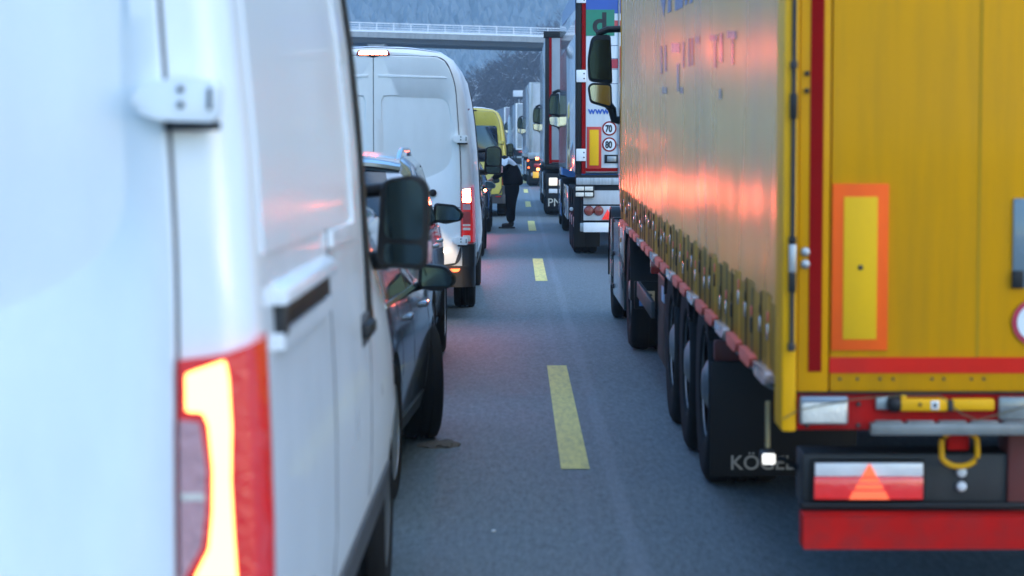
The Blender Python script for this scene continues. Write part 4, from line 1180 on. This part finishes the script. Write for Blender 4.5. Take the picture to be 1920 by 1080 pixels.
# running gear
running_gear(Y, (4.15, 5.46, 6.77), SL, r=.5, x=1.055, rim=RIMT)
fl = mudflap(Y, -1.26, -.55, 3.46, .115 - SL * 3.4, .62, 'KÖGEL', .098, -1.165, mat('white_rubber_lettering', (.33, .33, .31), .7))
mudflap(Y, .72, 1.26, 3.46, .115 - SL * 3.4, .55)
box('flap_beam', -1.24, 1.24, 3.48, 3.56, .62, .72, RST, Y, .01)
for sd in (1, -1):
    box('storage_box', sd * 1.0 - .2, sd * 1.0 + .215, 7.75, 8.9, .22 - SL * 8, .70, PLA, Y, .02)
    box('box_plate', sd * 1.222 - .004, sd * 1.222 + .004, 7.78, 8.05, .56, .66, mat('blue_white_sticker', (.35, .45, .6), .4), Y, .002)
    box('side_guard', sd * 1.23 - .015, sd * 1.23 + .015, 8.95, 11.0, .36, .48, PLG, Y, .006)
    tube('landing_leg', [(sd * .75, 10.2, .95), (sd * .75, 10.2, .30 - SL * 10)], .07, STL, Y)
    box('leg_foot', sd * .75 - .12, sd * .75 + .12, 10.05, 10.35, .26 - SL * 10, .30 - SL * 10, STL, Y, .01)
tube('air_tank', [(-.6, 8.0, .62), (.6, 8.0, .62)], .16, STL, Y, 14)
box('spare_carrier', -.9, .9, 2.2, 3.1, .55, .75, STL, Y, .04)

TEAL = mat('dark_teal_lorry_paint', (.012, .035, .038), .25, coat=.8, dirt=.3)
TR = tractor('dark tractor unit with large black door mirrors pulling the yellow trailer', XY, 20.45, TEAL, steer=3.8, front=4.75, cabw=.925)
PT = Px(TR, 19.5, XY)
box('rear_plate', PT.x(1199), PT.x(1228), -.955, -.94, PT.z(574), PT.z(546), mat('cream_plate', (.62, .48, .3), .5), TR, .003)
box('plate_band', PT.x(1199), PT.x(1211), -.959, -.95, PT.z(574), PT.z(546), mat('blue_plate_band', (.12, .28, .62), .4), TR, .001)
text('lettering', '6', (PT.x(1212), -.9605, PT.z(571)), .12, BLK, TR, bold=.003)
box('plate_carrier', PT.x(1190), PT.x(1250), -.94, -.9, PT.z(580), PT.z(528), PLA, TR, .005)


# ---- generic box trailer used for the queue ahead
def trailer(label, X, d, skin, side=None, rz=0., H=4.0, zf=1.12, L=13.6, post=PLA, tape=REDP, chassis=STL, lamp=GLOW2, lamps=True, group=None):
    t = thing('semi_trailer', label, 'trailer', (X + 1.275, d, gz(d)), rz, 0, group)
    box('cargo_body', -1.27, 1.27, .08, L, zf, H, side or skin, t, .03)
    for sd in (1, -1):
        box('corner_post', sd * 1.18, sd * 1.275, -.01, .1, zf - .02, H + .005, post, t, .006)
        dr = box('rear_door', sd * .006, sd * 1.118, -.03, .09, zf + .02, H - .05, skin, t, .008)
        for q in (.22, .62):
            tube('lock_rod', [(sd * q, -.045, zf - .02), (sd * q, -.045, H - .05)], .013, GAL, dr, 6)
        box('rod_handle', sd * .2, sd * .64, -.07, -.05, zf + .42, zf + .46, GAL, dr, .006)
        box('contour_tape', sd * 1.12, sd * 1.178, -.032, .05, zf + .0, H - .03, tape, t, .0)
        box('side_skirt', sd * 1.235 - .012, sd * 1.235 + .012, 7.2, 11.0, .4, 1.0, side or skin, t, .006)
        tube('landing_leg', [(sd * .75, 11.3, 1.0), (sd * .75, 11.3, .3)], .06, STL, t)
        mudflap(t, sd * .84 if sd > 0 else -1.25, 1.25 if sd > 0 else -.84, 1.72, .12, .95)
        if not lamps: continue
        lp = box('tail_lamp', sd * .62, sd * 1.12, -.02, .06, .78, .92, PLA, t, .01)
        box('tail_light', sd * .64, sd * .84, -.03, -.015, .79, .91, lamp, lp, .01)
        box('indicator', sd * .86, sd * 1.08, -.03, -.015, .79, .91, LENA if sd > 0 else LENR, lp, .01)
    box('header', -1.17, 1.17, -.01, .08, H - .055, H + .005, post, t, .004)
    box('sill_beam', -1.27, 1.27, -.02, .2, zf - .13, zf - .022, post, t, .008)
    box('bottom_tape', -1.118, 1.118, -.0345, -.028, zf + .03, zf + .085, tape, t, 0)
    box('underrun_bar', -1.2, 1.2, .0, .1, .42, .55, GAL, t, .01)
    for sd in (1, -1):
        box('bumper_hanger', sd * .5 - .05, sd * .5 + .05, .1, .25, .45, 1.0, STL, t, .01)
    running_gear(t, (2.3, 3.6, 4.9), 0, r=.5, x=1.06, rim=GAL)
    return t


# ---- second lorry: white doors with painted blocks, speed stickers
WSK = mat('white_trailer_skin', (.66, .69, .72), .3, var=.05, vsc=1, dirt=.3, dcol=(.34, .34, .34), dsc=(2, 2, .3), coat=.3)
WSD = mat('shiny_white_trailer_side', (.62, .65, .68), .16, var=.05, dirt=.15, coat=1, bump=.03, bs=2, stretch=(1, 1, .2))
X2 = .878; D2 = 36.7
Q2 = trailer('white trailer with green letter block and round 70 and 80 stickers', X2, D2, WSK, WSD, H=4.35, zf=1.30, lamps=False)
P2 = Px(Q2, D2, X2 + 1.275)
GRN = mat('green_print', (.015, .20, .12), .4, dirt=.15); BLU = mat('blue_print', (.03, .09, .38), .4, dirt=.15); BLU2 = mat('light_blue_print', (.12, .26, .55), .3, coat=.6); RDP = mat('red_print', (.42, .03, .05), .35, coat=.4)
P2.b('blue_block', 1098, -45, 1230, 20, -.0365, -.028, BLU, bev=0)
P2.b('blue_block', 1151, 20, 1230, 27, -.0365, -.028, BLU, bev=0)
P2.b('red_block', 1151, 40, 1230, 57, -.0365, -.028, RDP, bev=0)
gb = P2.b('green_block', 1098, 20, 1151, 68.5, -.0365, -.028, GRN, bev=0)
text('lettering', 'd', (P2.x(1109.5), -.039, P2.z(63.5)), .44, BLK, gb, sx=1.02, bold=.012)
text('lettering', 'www.r', (P2.x(1102.5), -.0355, P2.z(214)), .15, mat('blue_lettering', (.03, .10, .42), .4), Q2, sx=.98, bold=.004)
lt = P2.b('red_letter', 1144, 112, 1176, 129, -.0365, -.028, RDP, bev=0)
P2.b('red_letter', 1161, 88, 1176, 156, -.0385, -.03, RDP, bev=0)
for a in (86, 110.5, 130, 157):
    P2.b('letter_outline', 1144, a, 1161, a + 1, -.0345, -.029, NAVY, lt, 0)
mp = P2.b('marker_plate', 1100, 238, 1127, 316, -.045, -.028, mat('red_plate_border', (.5, .03, .02), .4), bev=.002)
P2.b('plate_centre', 1105, 243.5, 1122, 310, -.049, -.04, YEP, mp, .001)
ring_sign(P2, 1142, 241, 13.5, '70', -.032); ring_sign(P2, 1142, 271, 13.5, '80', -.032)
lb = P2.b('latch_box', 1133, 290, 1160, 306, -.05, -.028, PLA, bev=.006); P2.b('latch_plate', 1138, 293, 1155, 303, -.056, -.045, GAL, lb, .004)
for a, b in ((-12, 8), (132, 155), (279, 302)):
    h_ = P2.b('door_hinge', 1080, a, 1098, b, -.06, -.028, WHT, bev=.01)
    for q in (.3, .7): cyl('hinge_bolt', (P2.x(1094.5), -.062, P2.z(a + (b - a) * q)), .012, .008, 'y', BLK, h_, 8)
P2.b('grey_bumper', 1080, 333, 1300, 346.5, -.06, .06, mat('streaky_aluminium', (.5, .51, .52), .4, .3, dirt=.6, dcol=(.12, .12, .12), dsc=(9, 9, .5)), bev=.01)
lb = P2.b('lamp_block', 1077, 347.5, 1114, 369.5, -.10, .0, PLA, bev=.01)
for a in (1079, 1096):
    for b in (349.5, 360.5):
        P2.b('square_lamp', a, b, a + 15.5, b + 7.5, -.108, -.095, LENW, lb, .006)
WPN = mat('dirty_white_panel', (.52, .54, .56), .45, var=.08, dirt=.5, dcol=(.25, .25, .25))
P2.b('white_panel', 1094, 357, 1290, 383, -.02, .05, WPN, bev=.004)
P2.b('lamp_panel', 1094, 386, 1290, 413, -.02, .05, WPN, bev=.004)
P2.b('dark_carrier', 1090, 346.6, 1295, 416, .02, .12, PLA, bev=.004)
nb = P2.b('number_board', 1094, 417, 1150, 435, -.03, .0, WHT, bev=.004)
BRN = mat('unlit_round_lens', (.2, .03, .018), .15, coat=1, var=.2)
for a in (1104, 1122):
    lathe('round_lamp', [(.0005, -.06), (.055, -.052), (.076, -.03), (.08, .0)], (P2.x(a), -.005, P2.z(395)), 'y', BRN, Q2, 28)
prism('triangle_reflector', [(P2.x(1128), P2.z(411.5)), (P2.x(1150), P2.z(411.5)), (P2.x(1139), P2.z(392))], 'y', -.05, -.015, mat('glowing_red_reflector', (.85, .03, .02), .25, emit=.06, ecol=(1, .05, .03), coat=1), Q2, .004)  # reflector, not a lamp; a faint red glow is added
box('mudflap', -1.26, -1.10, 1.3, 1.315, .13, 1.0, PLA, Q2, .004)
cyl('side_reflector', (P2.x(1072.5), .45, P2.z(393)), .03, .03, 'y', WHT, Q2, 14)
# broad stripes on its flank
def fl2(name, pts, m, o=.0): prism(name, pts, 'x', -1.2765 - o, -1.2705 - o, m, Q2)
fl2('red_stripe', [(.3, 3.42), (12.6, 3.52), (12.6, 3.86), (.3, 3.64)], mat('faded_red_stripe', (.45, .14, .17), .22, coat=1))
fl2('blue_stripe', [(.3, 3.80), (11.0, 4.08), (11.0, 4.33), (.3, 4.12)], BLU2)
SKY = mat('sky_blue_lorry_paint', (.06, .2, .52), .25, coat=.8, dirt=.2)
tractor('bright blue tractor unit of the white trailer with stickers', X2 + 1.275, 48.9, SKY, skirt=SKY)

# ---- third lorry
GSK = mat('grey_trailer_skin', (.30, .33, .36), .4, var=.07, dirt=.3)
GSD = mat('shiny_grey_tarpaulin', (.22, .19, .17), .18, var=.08, coat=.7, bump=.08, bs=1.5, stretch=(1, 1, .2))
X3 = .665; D3 = 58.
Q3 = trailer('grey trailer with red outline tape and PN mudflap', X3, D3, GSK, GSD, H=4.32, zf=1.28, tape=REDP)
P3 = Px(Q3, D3, X3 + 1.275)
P3.b('roof_cap', 1019, 60, 1200, 72, -.05, .3, PLA, bev=.01)
P3.b('dark_carrier', 1023, 325, 1190, 395, .03, .1, PLA, bev=.004)
P3.b('work_lamp', 1029, 333, 1045, 348, -.05, .03, WARM, bev=.02)
P3.b('plate_lamp', 1029, 354, 1045, 362, -.03, .03, WHT, bev=.01)
mudflap(Q3, P3.x(1025), P3.x(1075), -.01, .22, .62, 'PN', .27, P3.x(1026.5), mat('pale_lettering', (.5, .49, .42), .6))
tractor('grey-fronted tractor unit ahead of the trailer with PN mudflap', X3 + 1.275, 70.2, mat('slate_lorry_paint', (.12, .13, .15), .3, coat=.6))

# ---- fourth and further
X4 = .46; D4 = 95.5
GSK2 = mat('light_grey_skin', (.46, .48, .5), .4, dirt=.4)
Q4 = trailer('white trailer with amber number plate fourth in the lorry queue', X4, D4, GSK2, mat('peach_trailer_side', (.42, .31, .24), .2, coat=.8, dirt=.2), rz=R(.95), H=4.1, zf=1.3, lamp=GLOW, tape=GAL, post=GAL)
P4 = Px(Q4, D4, X4 + 1.275)
P4.b('number_plate', 999, 322, 1010, 333.5, -.05, -.02, mat('glowing_amber_plate', (.8, .42, .03), .4, emit=.06, ecol=(1, .5, .05)), bev=.01)  # plate is no lamp; its brightness is put in as emission
P4.b('dark_carrier', 991, 300, 1080, 340, .03, .1, PLA, bev=.004)
for a, b in ((1004, 297), (1006, 317)): P4.b('tail_light', a, b - 2, a + 6, b + 2.5, -.06, -.02, GLOW, bev=.01)
for a, b in ((990, 301), (991, 314)): cyl('marker_light', (P4.x(a), -.06, P4.z(b)), .04, .05, 'y', GLOW3, Q4, 12)
P4.b('side_locker', 990, 286, 1040, 298, -.05, .05, GAL, bev=.02)
tractor('white tractor unit of the trailer with amber number plate', X4 + 1.275 - .2, 107.6, WHT, rz=R(.95))
trailer('silver trailer with white frame beneath the sign board', -.11, 165., GSK, GSD, rz=R(2), H=4.15, lamp=GLOW, post=WHT, tape=GAL)
tractor('pale tractor unit ahead of the silver trailer with white frame', -.11 + 1.275 - .5, 177.2, WHT, rz=R(2.4))
trailer('dull lilac trailer partly hidden past the mustard yellow van', -1.15, 212., mat('lilac_grey_skin', (.2, .19, .23), .4), None, rz=R(3), H=4.25, lamp=GLOW, post=WHT, tape=GAL)
trailer('pinkish white trailer farthest along the lorry queue', -1.75, 243., mat('pale_pink_skin', (.55, .42, .40), .4), None, rz=R(4), H=4.2, lamp=GLOW, tape=WHT)

# ------------------------------------------------------------------ the person leaning into the black car
def skin_mesh(name, nodes, edges, m, par, sub=2, root=0):
    me = bpy.data.meshes.new(name); me.from_pydata([n[:3] for n in nodes], edges, [])
    o = link(name, me, None, m)
    md = o.modifiers.new('s', 'SKIN'); md.use_smooth_shade = True
    for i, n in enumerate(nodes):
        sv = me.skin_vertices[0].data[i]
        sv.radius = (n[3], n[4] if len(n) > 4 else n[3]); sv.use_root = i == root
    ss = o.modifiers.new('u', 'SUBSURF'); ss.levels = sub; ss.render_levels = sub
    apply_mods(o)
    if not o.data.materials: o.data.materials.append(m)
    o.data.polygons.foreach_set('use_smooth', [True] * len(o.data.polygons))
    o.parent = par
    return o


def person():
    D = 50.2
    t = thing('person', 'person in dark jacket with white shoulder band leaning towards a car window', 'person', (-.17, D, gz(D)))
    SKN = mat('skin', (.45, .28, .21), .5)
    JK = mat('dark_jacket_with_white_band', (.006, .0065, .009), .8, spec=.1, var=.3, vsc=8, bump=.3, bs=14)
    nt = JK.node_tree; N = nt.nodes; Lk = nt.links; b = N['Principled BSDF']; src = b.inputs['Base Color'].links[0].from_socket
    tc = N.new('ShaderNodeTexCoord'); sp = N.new('ShaderNodeSeparateXYZ'); Lk.new(tc.outputs['Object'], sp.inputs[0])
    # band height follows the shoulder line: two shallow chevrons
    sn = N.new('ShaderNodeMath'); sn.operation = 'PINGPONG'; sn.inputs[1].default_value = .10; Lk.new(sp.outputs[0], sn.inputs[0])
    ad = N.new('ShaderNodeMath'); ad.operation = 'MULTIPLY_ADD'; ad.inputs[1].default_value = .45; Lk.new(sn.outputs[0], ad.inputs[0]); Lk.new(sp.outputs[2], ad.inputs[2])
    g1 = N.new('ShaderNodeMath'); g1.operation = 'GREATER_THAN'; g1.inputs[1].default_value = 1.34; Lk.new(ad.outputs[0], g1.inputs[0])
    g2 = N.new('ShaderNodeMath'); g2.operation = 'LESS_THAN'; g2.inputs[1].default_value = 1.475; Lk.new(ad.outputs[0], g2.inputs[0])
    mu = N.new('ShaderNodeMath'); mu.operation = 'MULTIPLY'; Lk.new(g1.outputs[0], mu.inputs[0]); Lk.new(g2.outputs[0], mu.inputs[1])
    mx = N.new('ShaderNodeMix'); mx.data_type = 'RGBA'; mx.inputs[7].default_value = (.75, .78, .82, 1); Lk.new(mu.outputs[0], mx.inputs[0]); Lk.new(src, mx.inputs[6]); Lk.new(mx.outputs[2], b.inputs['Base Color'])
    TRO = mat('black_trousers', (.006, .0065, .009), .85, spec=.1, var=.3, bump=.25, bs=18)
    # body: pelvis, spine, neck, head with nose, arms, legs
    n = [(.08, 0, .95, .13, .11), (.02, 0, 1.15, .12, .10), (-.09, 0, 1.33, .14, .11), (-.24, 0, 1.44, .06), (-.34, 0, 1.50, .092, .085), (-.41, 0, 1.575, .085, .08), (-.445, 0, 1.475, .018)]
    e = [(0, 1), (1, 2), (2, 3), (3, 4), (4, 5), (4, 6)]
    for sd in (1, -1):
        k = len(n)
        n += [(-.08, sd * .18, 1.38, .06), (-.16, sd * .25, 1.15, .045), (-.34, sd * .2, 1.03, .03), (-.40, sd * .19, 1.00, .035, .022)]
        e += [(2, k), (k, k + 1), (k + 1, k + 2), (k + 2, k + 3)]
        h = k + 3
        for j, (a, ln) in enumerate(((-.034, .072), (-.012, .082), (.011, .078), (.032, .06))):
            f0 = len(n); n += [(-.425, sd * .19 + a * .9, 1.0, .010), (-.425 - ln * .55, sd * .19 + a * 1.1, .992, .009), (-.425 - ln, sd * .19 + a * 1.15, .965, .008)]
            e += [(h, f0), (f0, f0 + 1), (f0 + 1, f0 + 2)]
        f0 = len(n); n += [(-.385, sd * .19 - sd * .045, .99, .011), (-.41, sd * .19 - sd * .065, .975, .009)]; e += [(h, f0), (f0, f0 + 1)]
        k = len(n)
        n += [(.075, sd * .095, .88, .095), (.02, sd * .11, .50, .065), (.045, sd * .11, .10, .045), (-.12, sd * .115, .05, .035)]
        e += [(0, k), (k, k + 1), (k + 1, k + 2), (k + 2, k + 3)]
    skin_mesh('body', n, e, SKN, t, 2)
    nj = [(.085, 0, .86, .235, .235), (.08, 0, .97, .24, .235), (.05, 0, 1.12, .225, .22), (-.01, 0, 1.25, .215, .21), (-.08, 0, 1.37, .19, .19), (-.17, 0, 1.44, .12, .13), (-.23, 0, 1.46, .085)]
    ej = [(0, 1), (1, 2), (2, 3), (3, 4), (4, 5), (5, 6)]
    for sd in (1, -1):
        k = len(nj); nj += [(-.09, sd * .22, 1.38, .10), (-.13, sd * .27, 1.26, .09), (-.17, sd * .265, 1.15, .082), (-.25, sd * .235, 1.085, .07), (-.345, sd * .2, 1.03, .055)]
        ej += [(4, k), (k, k + 1), (k + 1, k + 2), (k + 2, k + 3), (k + 3, k + 4)]
    skin_mesh('jacket', nj, ej, JK, t, 2)
    nt_ = [(.075, 0, 1.0, .17, .17), (.07, 0, .86, .185, .18)]; et = [(0, 1)]
    for sd in (1, -1):
        k = len(nt_); nt_ += [(.055, sd * .11, .74, .145), (.03, sd * .12, .50, .12), (.03, sd * .12, .28, .105), (.04, sd * .12, .11, .098)]
        et += [(1, k), (k, k + 1), (k + 1, k + 2), (k + 2, k + 3)]
    skin_mesh('trousers', nt_, et, TRO, t, 2)
    for sd in (1, -1):
        bo = skin_mesh('boot', [(.05, sd * .115, .16, .072), (.05, sd * .115, .065, .072, .065), (-.05, sd * .118, .055, .062, .055), (-.16, sd * .122, .047, .052, .046)], [(0, 1), (1, 2), (2, 3)], PLA, t, 2)
        prism('sole', rpoly([(.125, sd * .115 - .048), (.125, sd * .115 + .048), (-.10, sd * .12 + .055), (-.22, sd * .122 + .03), (-.22, sd * .122 - .03), (-.10, sd * .12 - .055)], .03), 'z', .002, .03, BLK, bo, .004)
    bm = bmesh.new(); bmesh.ops.create_uvsphere(bm, u_segments=24, v_segments=14, radius=1, matrix=Matrix.Translation((-.355, 0, 1.565)) @ Matrix.Rotation(R(-50), 4, 'Y') @ Matrix.Diagonal((.112, .1, .115, 1)))
    for v in bm.verts: v.co += Vector((noise.noise(v.co * 14), noise.noise(v.co * 14 + Vector((5, 5, 5))), 0)) * .008
    bmesh.ops.delete(bm, geom=[v for v in bm.verts if v.co.x < -.41 and v.co.z < 1.58], context='VERTS')
    link('hair', frombm(bm, 'hair', 80), t, mat('dark_hair', (.02, .016, .014), .6, var=.4, vsc=60))
    for sd in (1, -1):
        cyl('ear', (-.35, sd * .092, 1.52), .028, .016, 'y', SKN, t, 12, .4)
        cyl('eye', (-.428, sd * .034, 1.515), .011, .012, 'x', BLK, t, 10, .4)
    box('mouth', -.425, -.41, -.022, .022, 1.435, 1.443, mat('lips', (.35, .14, .12), .5), t, .003)


person()


def clump():
    rnd = random.Random(2); bm = bmesh.new()
    bmesh.ops.create_icosphere(bm, subdivisions=3, radius=1)
    for v in bm.verts:
        k = 1 + .35 * noise.noise(v.co * 2.2) + .15 * noise.noise(v.co * 6)
        v.co = Vector((v.co.x * .12 * k, v.co.y * .10 * k, max(-.004, v.co.z * .032 * k * (1 + .5 * v.co.x))))
    o = link('dirt_clump', frombm(bm, 'dirt_clump', 50), None, mat('dirty_slush', (.11, .10, .09), .9, var=.5, vsc=30, bump=.6, bs=40), (-.455, 13.75, .006))
    tag(o, 'small brown slush clump on the asphalt beside the turned front wheel', 'dirt')
    bm = bmesh.new(); bmesh.ops.create_icosphere(bm, subdivisions=1, radius=.012)
    for v in bm.verts: v.co.z *= .5
    o = link('litter_scrap', frombm(bm, 'litter_scrap'), None, WHT, (-.105, 10.68, .006)); tag(o, 'tiny white scrap of litter lying in the open lane', 'litter')


clump()

# ------------------------------------------------------------------ the evening haze
bm = bmesh.new(); bx(bm, -2700, 2700, -420, 4300, -1.3, 640)
me = bpy.data.meshes.new('haze'); bm.to_mesh(me); bm.free()
hm = bpy.data.materials.new('blue_evening_haze'); hm.use_nodes = True
N = hm.node_tree.nodes; N.remove(N['Principled BSDF'])
pv = N.new('ShaderNodeVolumePrincipled'); pv.inputs['Color'].default_value = (.55, .78, 1, 1); pv.inputs['Density'].default_value = .00045; pv.inputs['Anisotropy'].default_value = 0
hm.node_tree.links.new(pv.outputs[0], N['Material Output'].inputs['Volume'])
tag(link('haze', me, None, hm), 'blue evening haze hanging over the valley', 'haze', None, 'stuff')
